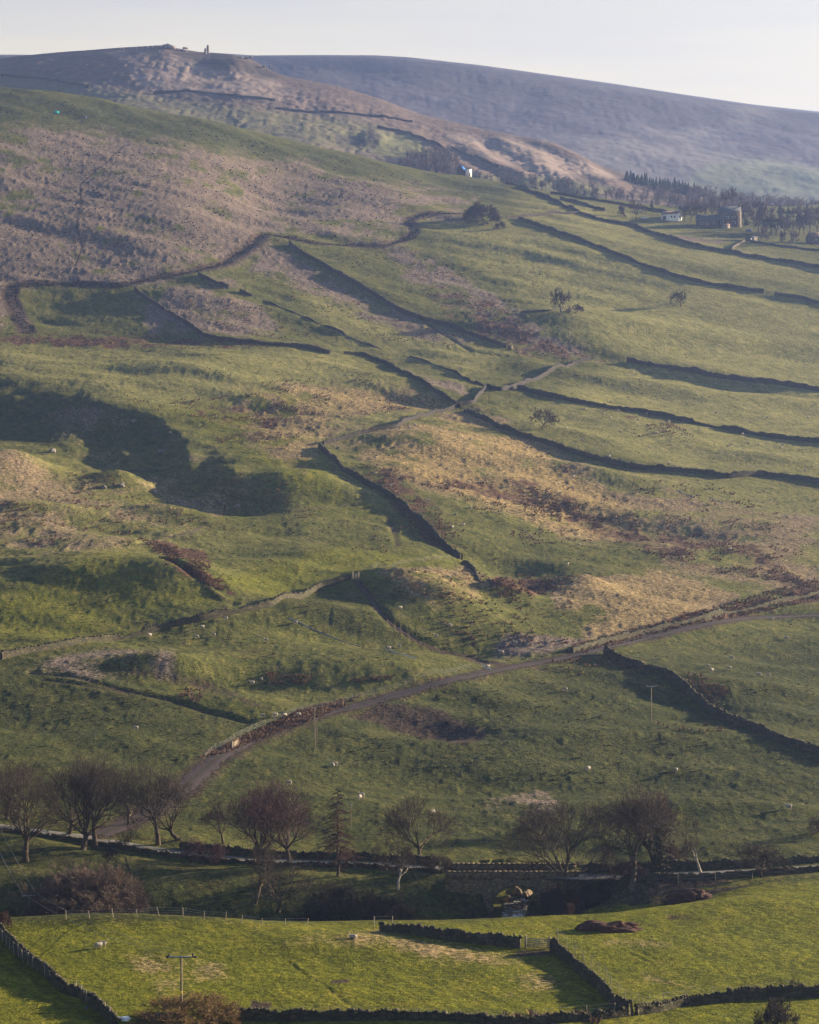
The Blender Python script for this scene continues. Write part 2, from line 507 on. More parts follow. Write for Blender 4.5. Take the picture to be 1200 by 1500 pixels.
# stream gully between the near field and the lane
gd = np.interp(UU, [-200, 650, 760, 850, 950, 1100, 1200], [8.5, 8.5, 8.0, 6.5, 3.2, 1.0, 0.2])
gc = np.interp(UU, [-200, 200, 600, 760, 900, 1200], [339, 336, 337, 338, 337, 340])
ZA -= gd * np.exp(-((DD - gc) / 10.5) ** 2)

# --- zones (what grows where, with light and shade put into some), drawn on the ground as seen from the view point
def zone(poly, feather=14.0):
    P = np.array(poly, float)
    u = UU; v = VV1
    b0, b1 = P.min(0) - 3 * feather, P.max(0) + 3 * feather
    m = (u > b0[0]) & (u < b1[0]) & (v > b0[1]) & (v < b1[1]) & (DD > 236)
    out = np.zeros(u.shape, np.float32)
    if not m.any(): return out
    x = u[m]; y = v[m]
    ins = np.zeros(x.shape, bool); dist = np.full(x.shape, 1e9)
    n = len(P)
    for i in range(n):
        p, q = P[i], P[(i + 1) % n]
        if p[1] != q[1]:
            cnd = (p[1] > y) != (q[1] > y)
            ins ^= cnd & (x < (q[0] - p[0]) * (y - p[1]) / (q[1] - p[1]) + p[0])
        e = q - p; t = np.clip(((x - p[0]) * e[0] + (y - p[1]) * e[1]) / (e @ e + 1e-9), 0, 1)
        dist = np.minimum(dist, np.hypot(x - p[0] - t * e[0], y - p[1] - t * e[1]))
    sd = np.where(ins, dist, -dist)
    t = np.clip(sd / feather * 0.5 + 0.5, 0, 1)
    out[m] = t * t * (3 - 2 * t)
    return out


UU, VV1 = pix_of(AA, ZA / DD)
MOOR = [
    ([(0, 200), (120, 190), (300, 225), (420, 240), (560, 268), (690, 298), (680, 318), (600, 312), (590, 352), (400, 345), (330, 385), (200, 412), (20, 412), (0, 470), (-140, 470), (-140, 190)], 40, 1.0),
    ([(390, 358), (440, 385), (560, 450), (720, 505), (640, 500), (480, 440), (370, 392)], 18, .9),
    ([(560, 362), (640, 380), (780, 470), (880, 522), (760, 515), (700, 480), (600, 420)], 18, .75),
    ([(480, 650), (690, 600), (800, 650), (900, 720), (980, 780), (860, 790), (700, 740), (560, 695)], 26, .95),
    ([(320, 575), (540, 545), (665, 592), (500, 632), (450, 700), (360, 650)], 26, .6),
    ([(800, 850), (960, 830), (1080, 872), (1000, 915), (880, 945), (820, 905)], 18, .95),
    ([(60, 585), (240, 610), (440, 720), (420, 750), (230, 700), (90, 700)], 24, .3),
    ([(-100, 640), (20, 650), (100, 700), (330, 690), (340, 780), (100, 835), (-100, 790)], 24, .42),
    ([(540, 832), (680, 825), (740, 862), (640, 905)], 14, .75),
    ([(190, 425), (330, 402), (430, 500), (220, 490)], 18, .75),
    ([(590, 530), (670, 555), (690, 585), (630, 560)], 8, .85),
    ([(0, 1000), (100, 960), (260, 950), (260, 1010), (100, 1010)], 14, .4),
    ([(860, 700), (1000, 690), (1200, 760), (1200, 870), (1000, 860), (900, 780)], 40, .55),
    ([(330, 1388), (560, 1360), (760, 1400), (830, 1440), (760, 1480), (640, 1460), (600, 1400), (450, 1385)], 24, .6),
    ([(170, 1392), (330, 1388), (350, 1450), (230, 1462)], 24, .48),
    ([(880, 1370), (1000, 1380), (980, 1392), (880, 1388)], 10, .5), ([(940, 1420), (1040, 1445), (1010, 1452), (930, 1445)], 10, .4),
    ([(740, 930), (860, 940), (800, 965), (720, 965)], 10, .7),
    ([(700, 1170), (800, 1150), (830, 1190), (720, 1210)], 10, .5),
    ([(890, 335), (1060, 350), (1090, 368), (1000, 350)], 6, .8),
]
RUSH = [
    ([(0, 490), (150, 487), (330, 498), (480, 506), (330, 513), (0, 503), (-130, 500), (-130, 488)], 6, .8),
    ([(600, 400), (720, 440), (800, 500), (890, 522), (760, 522), (660, 470)], 12, .55),
    ([(200, 785), (300, 815), (350, 880), (260, 835)], 9, .7),
    ([(290, 1110), (440, 1042), (530, 1020), (500, 1038), (330, 1100)], 6, .8),
    ([(280, 590), (420, 590), (400, 640), (300, 620)], 12, .4),
    ([(560, 700), (760, 710), (960, 770), (1100, 790), (1190, 860), (1000, 830), (760, 740)], 16, .45),
    ([(840, 950), (1000, 905), (1200, 850), (1200, 880), (1000, 918), (860, 955)], 8, .7),
    ([(700, 840), (840, 850), (780, 880), (720, 860)], 8, .7),
    ([(560, 690), (640, 740), (680, 810), (640, 800), (560, 730)], 9, .5),
    ([(870, 590), (950, 600), (1020, 640), (930, 640)], 10, .3),
]
MUD_SHADE = [
    ([(510, 1050), (560, 1030), (640, 1040), (720, 1075), (680, 1095), (580, 1070)], 12, .9),
    ([(600, 945), (700, 965), (830, 985), (700, 978)], 8, .9),
    ([(880, 1328), (960, 1318), (1020, 1306), (1060, 1300), (1120, 1292), (1040, 1312), (960, 1325)], 7, .9),
    ([(0, 1215), (350, 1270), (700, 1285), (700, 1350), (0, 1350)], 12, .3),  # gully bank: soil tint laid on to paint in its shade
    ([(820, 1290), (1100, 1285), (1000, 1310), (850, 1335)], 7, .7),
    ([(484, 1436), (515, 1434), (512, 1441), (484, 1442)], 4, .9), ([(368, 1464), (400, 1466), (396, 1478), (366, 1476)], 5, .8), ([(765, 1388), (812, 1388), (830, 1398), (740, 1400)], 6, .7), ([(975, 1338), (1080, 1342), (1060, 1350), (980, 1348)], 6, .5),
    ([(100, 975), (300, 1000), (430, 1060), (280, 1015)], 6, .55),
]
LUSH_LIT = [
    ([(-140, 1345), (1340, 1285), (1340, 1560), (-140, 1560)], 14, .9),
    ([(500, 790), (680, 818), (400, 878), (320, 850)], 16, .6),
    ([(0, 880), (150, 800), (340, 880), (100, 940), (-100, 930)], 20, .55),
    ([(230, 1020), (420, 1055), (380, 1060), (250, 1030)], 8, .8),  # sunlit strip by the track, painted as brighter turf
    ([(430, 560), (480, 650), (560, 750), (470, 740), (300, 640), (200, 590)], 24, .6),
    ([(620, 320), (760, 330), (1200, 460), (1200, 560), (900, 520), (700, 400)], 30, .25),
    ([(1330, 1120), (600, 1120), (300, 1180), (300, 1255), (1330, 1255)], 25, .2),
]
DARKG_SHADE = [  # dark ridge-top turf, plus valley and hollow shade put into the turf colour
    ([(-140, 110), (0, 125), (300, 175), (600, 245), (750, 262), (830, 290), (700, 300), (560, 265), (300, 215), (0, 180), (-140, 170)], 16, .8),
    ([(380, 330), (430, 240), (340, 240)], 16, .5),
    ([(-140, 970), (120, 960), (420, 1060), (640, 1010), (830, 975), (1340, 920), (1340, 1265), (700, 1262), (-140, 1200)], 30, .85),  # dim meadow: its weak light is put into a darker turf colour
    ([(-140, 1215), (350, 1272), (700, 1285), (1000, 1300), (900, 1330), (700, 1348), (-140, 1350)], 8, .9),  # shade under the gully trees, painted as darker turf
    ([(-100, 560), (0, 560), (130, 578), (250, 625), (250, 650), (100, 660), (-100, 640)], 14, .6),  # scarp hollow, shade painted into the turf
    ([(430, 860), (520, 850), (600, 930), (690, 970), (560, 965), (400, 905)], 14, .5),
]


def sumz(L):
    r = np.zeros(UU.shape, np.float32)
    for poly, fe, wt in L:
        r = np.maximum(r, zone(poly, fe) * wt)
    return r


zm, zr_, zd, zl, zg = sumz(MOOR), sumz(RUSH), sumz(MUD_SHADE), sumz(LUSH_LIT), sumz(DARKG_SHADE)
nlow = fbm(XX / 22, DD / 22, 3, 3)
nmid = fbm(XX / 6, DD / 9, 4, 3)
zm = np.clip(zm * (1 + 1.2 * nlow + 0.9 * nmid), 0, 1)
zr_ = np.clip(zr_ * (1 + 1.6 * nmid + 1.2 * nlow), 0, 1)

# --- relief of the turf
farw = np.clip((DD - 320) / 60, 0, 1)
past = np.clip((UU - 820) / 200, 0, 1) * np.clip((1000 - VV1) / 150, 0, 1)
rough_w = (0.35 + 0.65 * farw) * (1 - 0.45 * past)
ZA += farw * 3.0 * fbm(XX / 75, DD / 95, 21, 2) * (1 - .2 * past)
ca, sa_ = cos(R(-35)), sin(R(-35))
XR = XX * ca + DD * sa_; YR = -XX * sa_ + DD * ca          # grain of the slope
ZA += rough_w * 2.1 * fbm(XR / 60, YR / 20, 31, 2)
ZA += rough_w * 0.36 * fbm(XX / 11, DD / 13, 41, 2)
ZA += rough_w * (0.6 + 0.5 * zm) * 0.22 * fbm(XX / 4.2, DD / 4.6, 51, 2)
tus = np.maximum(vnoise(XX / 1.7, DD / 2.3, 61), 0) * 0.66 * (0.14 + 0.65 * zm + 0.5 * zr_ + 0.30 * farw) * rough_w
ZA += tus
ZA += np.maximum(vnoise(XX / 0.9, DD / 1.2, 71) - 0.12, 0) * 0.3 * (0.25 + 0.75 * farw)
# terracettes on the slipped faces
ter = zone([(60, 585), (240, 610), (440, 720), (420, 755), (0, 760), (0, 600)], 30)
ZA += ter * 0.10 * np.sin(ZA * 2 * pi / 1.7 + 3 * nlow)

UU, VV1 = pix_of(AA, ZA / DD)
print('terrain', ZA.shape)
hill = Sheet(A_, D_, ZA)


# --- ways: benched into the slope, surfaced with their own strip
def resample(P, step):
    P = np.asarray(P, float)
    L = np.concatenate([[0], np.cumsum(np.linalg.norm(np.diff(P[:, :2], axis=0), axis=1))])
    n = max(2, int(L[-1] / step) + 1)
    t = np.linspace(0, L[-1], n)
    return np.stack([np.interp(t, L, P[:, k]) for k in range(3)], 1)


def smooth_path(P, n):
    if n <= 0: return P
    n = min(n, max(1, len(P) // 4))
    k = np.ones(2 * n + 1) / (2 * n + 1)
    Q = np.pad(P, [(n, n), (0, 0)], mode='edge')
    return np.stack([np.convolve(Q[:, i], k, 'valid') for i in range(3)], 1)


def px_path(pts, step=1.0, smooth=3, sheet=None):
    sh = sheet or hill
    P = np.array([sh.hit(u, v) for u, v in pts])
    return smooth_path(resample(P, step), smooth)


def bench(P, half, feather, depth=0.0, zlift=None):
    """blend the ground to the way's own long profile"""
    m = (XX > P[:, 0].min() - half - feather) & (XX < P[:, 0].max() + half + feather) & (DD > P[:, 1].min() - half - feather) & (DD < P[:, 1].max() + half + feather)
    idx = np.nonzero(m.ravel())[0]
    x = XX.ravel()[idx]; d = DD.ravel()[idx]
    zf = ZA.ravel()
    for c0 in range(0, len(idx), 20000):
        sl = slice(c0, c0 + 20000)
        q = (x[sl, None] - P[None, :, 0]) ** 2 + (d[sl, None] - P[None, :, 1]) ** 2
        k = q.argmin(1); dist = np.sqrt(q[np.arange(len(k)), k])
        wgt = np.clip(1 - (dist - half) / feather, 0, 1); wgt = wgt * wgt * (3 - 2 * wgt)
        zi = zf[idx[sl]]
        zf[idx[sl]] = zi * (1 - wgt) + (P[k, 2] - depth) * wgt
    ZA[...] = zf.reshape(ZA.shape)


def paint(P, half, feather, arr, wt):
    m = (XX > P[:, 0].min() - half - feather) & (XX < P[:, 0].max() + half + feather) & (DD > P[:, 1].min() - half - feather) & (DD < P[:, 1].max() + half + feather)
    idx = np.nonzero(m.ravel())[0]
    x = XX.ravel()[idx]; d = DD.ravel()[idx]; zf = arr.ravel()
    for c0 in range(0, len(idx), 20000):
        sl = slice(c0, c0 + 20000)
        q = ((x[sl, None] - P[None, :, 0]) ** 2 + (d[sl, None] - P[None, :, 1]) ** 2).min(1)
        zf[idx[sl]] = np.maximum(zf[idx[sl]], wt * np.clip(1 - (np.sqrt(q) - half) / feather, 0, 1))
    arr[...] = zf.reshape(arr.shape)


def way(name, P, half, m, lift=0.07, label=None, n=7, cross=0.0):
    T = np.gradient(P[:, :2], axis=0); T /= np.linalg.norm(T, axis=1, keepdims=True) + 1e-9
    N = np.stack([-T[:, 1], T[:, 0]], 1)
    ac = np.linspace(-1, 1, n)
    wob = 1 + 0.5 * fbm(P[:, 0] / 5, P[:, 1] / 5, 5, 3)
    V = np.zeros((len(P), n, 3))
    for k, q in enumerate(ac):
        V[:, k, :2] = P[:, :2] + N * (half * q * wob)[:, None]
        V[:, k, 2] = P[:, 2] + lift - 0.12 * abs(q) ** 4 + cross * (abs(abs(q) - .5) < .2) * -1
    i = np.arange(len(P) - 1)[:, None] * n + np.arange(n - 1)[None]
    q = np.stack([i, i + 1, i + n + 1, i + n], -1).reshape(-1, 4)
    at = np.zeros((len(P), n, 4)); at[..., 0] = ac[None]; at[..., 3] = 1
    o = mesh_np(name, V.reshape(-1, 3), [q], m, smooth=True, attrs={'across': at.reshape(-1, 4)})
    tag(o, label, kind='structure')
    return o


lane = px_path([(-130, 1196), (-60, 1203), (0, 1210), (60, 1217), (130, 1229), (200, 1242), (260, 1252), (340, 1261), (430, 1266), (520, 1267), (600, 1270), (680, 1273), (760, 1279),
                (840, 1285), (920, 1288), (1000, 1285), (1060, 1281), (1130, 1275), (1200, 1268), (1300, 1258)], 1.0, 9)
# keep the lane's long profile even
lane[:, 2] = smooth_path(lane, 30)[:, 2]
bench(lane, 3.2, 3.5)
LANE_Z = lambda x: float(np.interp(x, lane[:, 0], lane[:, 2]))
LANE_D = lambda x: float(np.interp(x, lane[:, 0], lane[:, 1]))
track = px_path([(140, 1226), (195, 1203), (222, 1187), (262, 1160), (290, 1135), (320, 1109), (360, 1088), (400, 1070), (440, 1054), (480, 1044), (540, 1030), (600, 1012), (660, 996),
                 (715, 984), (780, 972), (830, 963), (880, 949), (930, 938), (990, 924), (1050, 911), (1100, 905), (1160, 903), (1220, 900), (1330, 890)], 1.0, 4)
bench(track, 2.4, 2.6)
sunken = px_path([(40, 487), (27, 460), (13, 437), (17, 418), (50, 413), (100, 417), (183, 417), (207, 411), (253, 403), (290, 395), (330, 386), (350, 372), (374, 357), (386, 343)], 1.2, 2)
bench(sunken, 1.6, 3.2, 0.45)
sunken2 = px_path([(386, 343), (420, 348), (460, 356), (520, 360), (560, 360), (594, 351), (607, 340), (600, 322), (618, 314), (650, 312), (690, 314)], 1.2, 2)
bench(sunken2, 1.4, 3.0, 0.45)
path1 = px_path([(-60, 828), (0, 817), (60, 812), (110, 806)], 1.0, 3)
path2 = px_path([(200, 798), (240, 788), (280, 778), (300, 770)], 1.0, 3)
path3 = px_path([(422, 750), (460, 745), (510, 738)], 1.0, 2)
for p in (path1, path2): bench(p, 0.7, 1.6, 0.1)
creep = px_path([(110, 390), (122, 360), (112, 335), (120, 300), (118, 270), (140, 250), (160, 235), (185, 212)], 1.2, 2)

scar = px_path([(524, 850), (540, 870), (552, 890), (570, 910), (605, 935), (660, 958), (715, 972)], 1.0, 2)
bench(scar, 0.4, 2.0, 0.3)
ditches = []
for pts, dp in [([(45, 985), (110, 990), (180, 1010), (250, 1025), (300, 1042), (365, 1058)], 0.9), ([(60, 995), (120, 1002), (190, 1016)], 0.6),
                ([(570, 760), (580, 785), (583, 800)], 0.3),
                ([(230, 815), (290, 845), (345, 885)], 1.1), ([(560, 470), (620, 470), (690, 515), (760, 525)], .8)]:
    q = px_path(pts, 1.0, 1); bench(q, 0.3, 1.7, dp * .55); ditches.append(q)
for P_, h_, f_, w_ in ((sunken, 2.5, 5.0, .95), (sunken2, 2.0, 5.0, .9), (creep, .3, 1.2, .8), (scar, .5, 1.6, .8), (track, 2.2, 4.0, .75)): paint(P_, h_, f_, zd, w_)
for q in ditches: paint(q, .3, 1.8, zd, .6)
for pts in ([(905, 1388), (960, 1415), (1010, 1450)], [(925, 1388), (985, 1420), (1035, 1452)], [(1020, 1388), (1050, 1420), (1072, 1440)], [(1040, 1395), (1068, 1420), (1092, 1440)],
            [(1170, 1395), (1155, 1410), (1160, 1432)], [(1200, 1392), (1176, 1408), (1174, 1428)], [(420, 1400), (470, 1440), (520, 1480)], [(1050, 1360), (1068, 1372), (1075, 1384)]):
    q = px_path(pts, .5, 2); bench(q, .12, .4, .05); paint(q, .1, .5, zd, .35)
# channel of the stream under the lane
BX = 13.35 + 2.9            # filled in below from the picture
pb = hill.hit(757, 1283); BX = pb[0]; BD = LANE_D(BX); BZ = LANE_Z(BX)
dch = np.abs(XX - BX - 0.12 * (DD - BD))
# in front of the bridge the banks fall to the water; through and behind it a narrow channel
sgn = (XX - BX) < 0
bank = BZ - 5.3 + np.clip(dch - 2.7, 0, None) * np.where(sgn, 0.26, 0.22) + 1.3 * fbm(XX / 5, DD / 4, 15, 2)
side = np.clip((dch - np.where(sgn, 9.0, 10.5)) / 14.0, 0, 1) ** 2 * 14
front = (DD > 333) & (DD < BD - 2.9)
ZA[...] = np.where(front, np.minimum(ZA, bank + side), ZA)
chm = (DD >= BD - 2.9) & (DD < BD + 10)
slot = BZ - 5.2 + np.clip(dch - 3.7, 0, None) ** 2 * 3.0 + np.clip((DD - BD - 4) / 5, 0, 1) * 5.0
tt_ = (XX - BX) * .92 + (DD - BD - 3.3) * .39; pp_ = np.abs(-(XX - BX) * .39 + (DD - BD - 3.3) * .92)
sun_cut = (DD > BD + 3.4) & (tt_ > -4) & (tt_ < 26) & (pp_ < 7)  # unseen trench along the sun's line, added to light the arch barrel
ZA[...] = np.where(sun_cut, np.minimum(ZA, BZ - 4.7 + .195 * np.clip(tt_, 0, None) + np.clip(pp_ - 3.4, 0, None) * 1.1), ZA)
ZA[...] = np.where(chm, np.minimum(ZA, slot), ZA)

UU, VV1 = pix_of(AA, ZA / DD)


# --- ground material
def ground_mat():
    m = bpy.data.materials.new('hill_turf')
    t, b, _ = nt(m)
    b.inputs['Roughness'].default_value = 0.95; b.inputs['Specular IOR Level'].default_value = 0.05
    w = wpos(t)
    at = t.nodes.new('ShaderNodeAttribute'); at.attribute_name = 'cover'
    sep = t.nodes.new('ShaderNodeSeparateColor'); t.links.new(at.outputs['Color'], sep.inputs[0])
    at2 = t.nodes.new('ShaderNodeAttribute'); at2.attribute_name = 'sward'
    sep2 = t.nodes.new('ShaderNodeSeparateColor'); t.links.new(at2.outputs['Color'], sep2.inputs[0])
    moor, rush, mud = sep.outputs[0], sep.outputs[1], sep.outputs[2]
    lush, dark, tip = sep2.outputs[0], sep2.outputs[1], sep2.outputs[2]
    n_big = noise(t, 0.028, 4, 0.6, w)
    n_mid = noise(t, 0.22, 4, 0.65, w)
    n_fine = noise(t, 1.1, 4, 0.7, w)
    n_vf = noise(t, 3.6, 3, 0.7, w)
    green = ramp(t, n_mid, [(0.3, (0.050, 0.061, 0.014)), (0.5, (0.084, 0.088, 0.020)), (0.7, (0.128, 0.112, 0.036))])
    bright = ramp(t, n_mid, [(0.3, (0.072, 0.085, 0.003)), (0.55, (0.118, 0.120, 0.004)), (0.75, (0.160, 0.138, 0.012))])
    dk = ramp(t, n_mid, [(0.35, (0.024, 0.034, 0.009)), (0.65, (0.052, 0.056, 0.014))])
    tan = ramp(t, n_fine, [(0.28, (0.066, 0.050, 0.040)), (0.5, (0.145, 0.110, 0.090)), (0.74, (0.215, 0.166, 0.138))])
    gold = ramp(t, n_fine, [(0.28, (0.090, 0.066, 0.024)), (0.5, (0.215, 0.155, 0.070)), (0.74, (0.315, 0.230, 0.115))])
    tan = mixc(t, at2.outputs['Alpha'], tan, gold)
    brown = ramp(t, n_fine, [(0.3, (0.050, 0.030, 0.020)), (0.7, (0.120, 0.068, 0.044))])
    soil = ramp(t, n_fine, [(0.3, (0.032, 0.024, 0.020)), (0.7, (0.075, 0.052, 0.038))])

    def thr(wt, n, k=2.2):
        # weight turned into patches by the noise
        x = math_(t, 'ADD', wt, math_(t, 'MULTIPLY', math_(t, 'SUBTRACT', n, 0.5), k))
        r = t.nodes.new('ShaderNodeMapRange'); r.inputs['From Min'].default_value = 0.32; r.inputs['From Max'].default_value = 0.68
        t.links.new(x, r.inputs['Value'])
        g = math_(t, 'MULTIPLY', r.outputs[0], math_(t, 'MULTIPLY', wt, 4.0, True))
        return g
    col = mixc(t, lush, green, bright)
    pale = ramp(t, n_mid, [(0.28, (0.140, 0.138, 0.040)), (0.5, (0.215, 0.198, 0.068)), (0.74, (0.270, 0.235, 0.105))])
    col = mixc(t, tip, col, pale)
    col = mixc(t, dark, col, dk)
    col = mixc(t, math_(t, 'MULTIPLY', n_big, 0.22), col, mixc(t, 0.5, green, tan))
    col = mixc(t, thr(moor, n_fine, 1.1), col, tan)
    col = mixc(t, thr(rush, n_mid, 1.6), col, brown)
    col = mixc(t, thr(mud, n_mid, 1.0), col, soil)
    # grass blades: light and dark flecks
    m1 = t.nodes.new('ShaderNodeMapping'); m1.inputs['Rotation'].default_value = (0, 0, R(64)); t.links.new(w, m1.inputs['Vector'])
    streak = noise(t, 1.0, 4, 0.65, scaled(t, m1.outputs[0], (0.10, 0.62, 0.3)))
    sk_ = ramp(t, streak, [(0.36, (0.6, 0.62, 0.62)), (0.5, (1, 1, 1)), (0.64, (1.3, 1.26, 1.18))])
    ms = t.nodes.new('ShaderNodeMix'); ms.data_type = 'RGBA'; ms.blend_type = 'MULTIPLY'; ms.inputs[0].default_value = 0.7
    t.links.new(col, ms.inputs[6]); t.links.new(sk_, ms.inputs[7]); col = ms.outputs[2]
    fleck = ramp(t, n_vf, [(0.36, (0.40, 0.42, 0.42)), (0.5, (1, 1, 1)), (0.64, (1.6, 1.55, 1.4))])
    mm = t.nodes.new('ShaderNodeMix'); mm.data_type = 'RGBA'; mm.blend_type = 'MULTIPLY'; mm.inputs[0].default_value = 0.75
    t.links.new(col, mm.inputs[6]); t.links.new(fleck, mm.inputs[7])
    fl2 = ramp(t, n_fine, [(0.36, (0.45, 0.48, 0.48)), (0.5, (1, 1, 1)), (0.64, (1.5, 1.45, 1.3))])
    m2 = t.nodes.new('ShaderNodeMix'); m2.data_type = 'RGBA'; m2.blend_type = 'MULTIPLY'; m2.inputs[0].default_value = 0.7
    t.links.new(mm.outputs[2], m2.inputs[6]); t.links.new(fl2, m2.inputs[7])
    t.links.new(m2.outputs[2], b.inputs['Base Color'])
    h = math_(t, 'ADD', math_(t, 'MULTIPLY', n_fine, 0.7), math_(t, 'MULTIPLY', n_vf, 0.3))
    bump(t, b, h, 0.8, 0.7)
    return m


M['turf'] = ground_mat()


def sheet_mesh(name, a, D, Z, m, attrs=None):
    na, nd = Z.shape
    aa, dd = np.meshgrid(a, D, indexing='ij')
    V = np.stack([aa * dd, dd, Z], -1).reshape(-1, 3)
    i = np.arange(na - 1)[:, None] * nd + np.arange(nd - 1)[None]
    q = np.stack([i, i + nd, i + nd + 1, i + 1], -1).reshape(-1, 4)
    return tag(mesh_np(name, V, [q], m, smooth=True, attrs=attrs), kind='structure')


PALE_LIT = [([(620, 318), (760, 328), (1240, 455), (1240, 700), (1000, 690), (760, 610), (920, 525), (720, 400)], 30, .75), ([(740, 265), (830, 290), (1240, 395), (1240, 440), (900, 360), (760, 318)], 12, .6),  # slopes catching sun and haze, brightened through a paler turf colour
        ([(0, 505), (480, 515), (640, 580), (440, 570), (260, 600), (0, 550)], 18, .7), ([(420, 400), (600, 470), (740, 520), (690, 560), (500, 505)], 16, .6), ([(640, 600), (800, 655), (1200, 720), (1240, 820), (900, 760), (700, 700)], 30, .5),
        ([(430, 600), (660, 600), (480, 650), (600, 750), (540, 740), (440, 660)], 16, .6), ([(860, 690), (1240, 710), (1240, 860), (1000, 840)], 30, .4), ([(-100, 640), (60, 660), (330, 800), (100, 820), (-100, 800)], 26, .4)]
UU, VV1 = pix_of(AA, ZA / DD)
zp = sumz(PALE_LIT)
GOLD = [([(480, 640), (690, 595), (800, 648), (900, 716), (1000, 790), (860, 800), (700, 750), (560, 700)], 30, 1.0), ([(320, 560), (560, 545), (665, 592), (500, 632), (450, 720), (360, 660)], 26, .9),
        ([(800, 845), (960, 820), (1090, 868), (1000, 920), (880, 950), (820, 905)], 24, .8), ([(860, 700), (1000, 690), (1200, 760), (1200, 870), (1000, 860), (900, 780)], 30, .6), ([(-100, 630), (60, 640), (330, 690), (420, 760), (100, 835), (-100, 800)], 26, .45), ([(540, 832), (680, 825), (740, 862), (640, 905)], 14, .8), ([(-100, 1340), (1300, 1290), (1300, 1560), (-100, 1560)], 10, .8)]
zgo = sumz(GOLD)
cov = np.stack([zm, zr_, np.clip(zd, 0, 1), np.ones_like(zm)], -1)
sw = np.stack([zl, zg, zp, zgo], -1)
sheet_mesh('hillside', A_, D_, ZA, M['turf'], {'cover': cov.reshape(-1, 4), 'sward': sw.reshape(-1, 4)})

way('lane', lane, 2.3, M['road'])
way('farm_track', track, 2.3, M['track'])
for p, hw in ((sunken, 3.0), (sunken2, 2.2)):
    p[:, 2] = hill.zat(p[:, 0], p[:, 1]); way('sunken_way', p, hw, M['mud_path'], 0.06)
for p in (path1, path2, path3):
    p[:, 2] = hill.zat(p[:, 0], p[:, 1]); way('footpath', p, 0.75, M['path'], 0.05)
for p, hw in ((creep, .5), (scar, 0.45)):
    p[:, 2] = hill.zat(p[:, 0], p[:, 1]); way('footpath', p, hw, M['mud_path'], 0.06)

# ------------------------------------------------------------------ hills behind
a_far = np.concatenate([-0.185 - np.cumsum(np.geomspace(0.001, 0.08, 16))[::-1], np.linspace(-0.185, 0.185, 620), 0.185 + np.cumsum(np.geomspace(0.001, 0.08, 16))])
u_far = 600 + F * a_far


def far_sheet(name, D, sky_u, sky_v, low_v, dsky_u, dsky, d0, m, relief, pw=1.0, zones=None, roll=500.0, post=None):
    rvx = np.interp(u_far, sky_u, sky_v); ds = np.interp(u_far, dsky_u, dsky)
    k = np.exp(-0.5 * (np.arange(-90, 91) / 30.0) ** 2); k /= k.sum()
    rv = np.convolve(np.pad(rvx, 90, mode='edge'), k, 'valid')
    k = np.exp(-0.5 * (np.arange(-9, 10) / 3.0) ** 2); k /= k.sum()
    rvx = np.convolve(np.pad(rvx, 9, mode='edge'), k, 'valid')
    zmx = np.zeros((len(a_far), len(D)))
    for n in range(len(a_far)):
        t = np.clip((D - d0) / (ds[n] - d0), 0, 1)
        y = low_v + (rv[n] - low_v) * t ** pw
        s = ray_of(600, y)[1]
        z = s * D
        zr = ray_of(600, rv[n])[1] * ds[n]
        q = np.maximum(D - ds[n], 0)
        zmx[n] = np.where(D > ds[n], zr + 0.12 * q - q * q / roll, z) + (rv[n] - rvx[n]) / F * ds[n] * np.exp(-((D - ds[n]) / 75.0) ** 2)
    aa, dd = np.meshgrid(a_far, D, indexing='ij')
    fade = np.clip((ds[:, None] - dd) / 60, 0.12, 1)
    zmx = zmx + relief(aa * dd, dd) * fade
    if post is not None: zmx = post(zmx, aa * dd, dd)
    sh = Sheet(a_far, D, zmx)
    return sh, aa, dd


def far_mat(name, cols, c_patch, sc, c_field=None, c_third=None):
    m = bpy.data.materials.new(name)
    t, b, _ = nt(m)
    b.inputs['Roughness'].default_value = 0.95; b.inputs['Specular IOR Level'].default_value = 0.05
    w = wpos(t)
    n1 = noise(t, sc, 5, 0.65, w); n2 = noise(t, sc * 9, 4, 0.7, w)
    at = t.nodes.new('ShaderNodeAttribute'); at.attribute_name = 'cover'
    sep = t.nodes.new('ShaderNodeSeparateColor'); t.links.new(at.outputs['Color'], sep.inputs[0])
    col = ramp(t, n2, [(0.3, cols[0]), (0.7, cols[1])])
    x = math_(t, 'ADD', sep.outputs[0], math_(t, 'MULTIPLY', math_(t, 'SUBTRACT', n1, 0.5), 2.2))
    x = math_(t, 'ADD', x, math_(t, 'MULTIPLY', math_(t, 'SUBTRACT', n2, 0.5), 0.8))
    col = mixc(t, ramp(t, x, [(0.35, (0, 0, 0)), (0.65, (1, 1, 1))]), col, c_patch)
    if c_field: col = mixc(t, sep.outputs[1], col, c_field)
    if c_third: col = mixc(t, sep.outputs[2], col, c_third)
    t.links.new(col, b.inputs['Base Color'])
    bump(t, b, n2, 0.6, 2.0)
    return m


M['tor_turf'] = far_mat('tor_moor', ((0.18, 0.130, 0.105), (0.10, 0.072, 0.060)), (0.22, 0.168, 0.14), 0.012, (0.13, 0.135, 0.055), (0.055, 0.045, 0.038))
M['moor_turf'] = far_mat('far_moor', ((0.120, 0.105, 0.122), (0.075, 0.068, 0.085)), (0.170, 0.152, 0.155), 0.006, (0.19, 0.20, 0.14), (0.045, 0.04, 0.042))  # blue-lilac of the haze is put into the moor's own colours


def far_zone(sh, aa, dd, L):
    global UU, VV1, DD
    keep = (UU, VV1, DD)
    UU, VV1 = pix_of(aa, sh.Z / dd); DD = dd
    r = np.zeros(aa.shape, np.float32)
    for poly, fe, wt in L: r = np.maximum(r, zone(poly, fe) * wt)
    UU, VV1, DD = keep
    return r


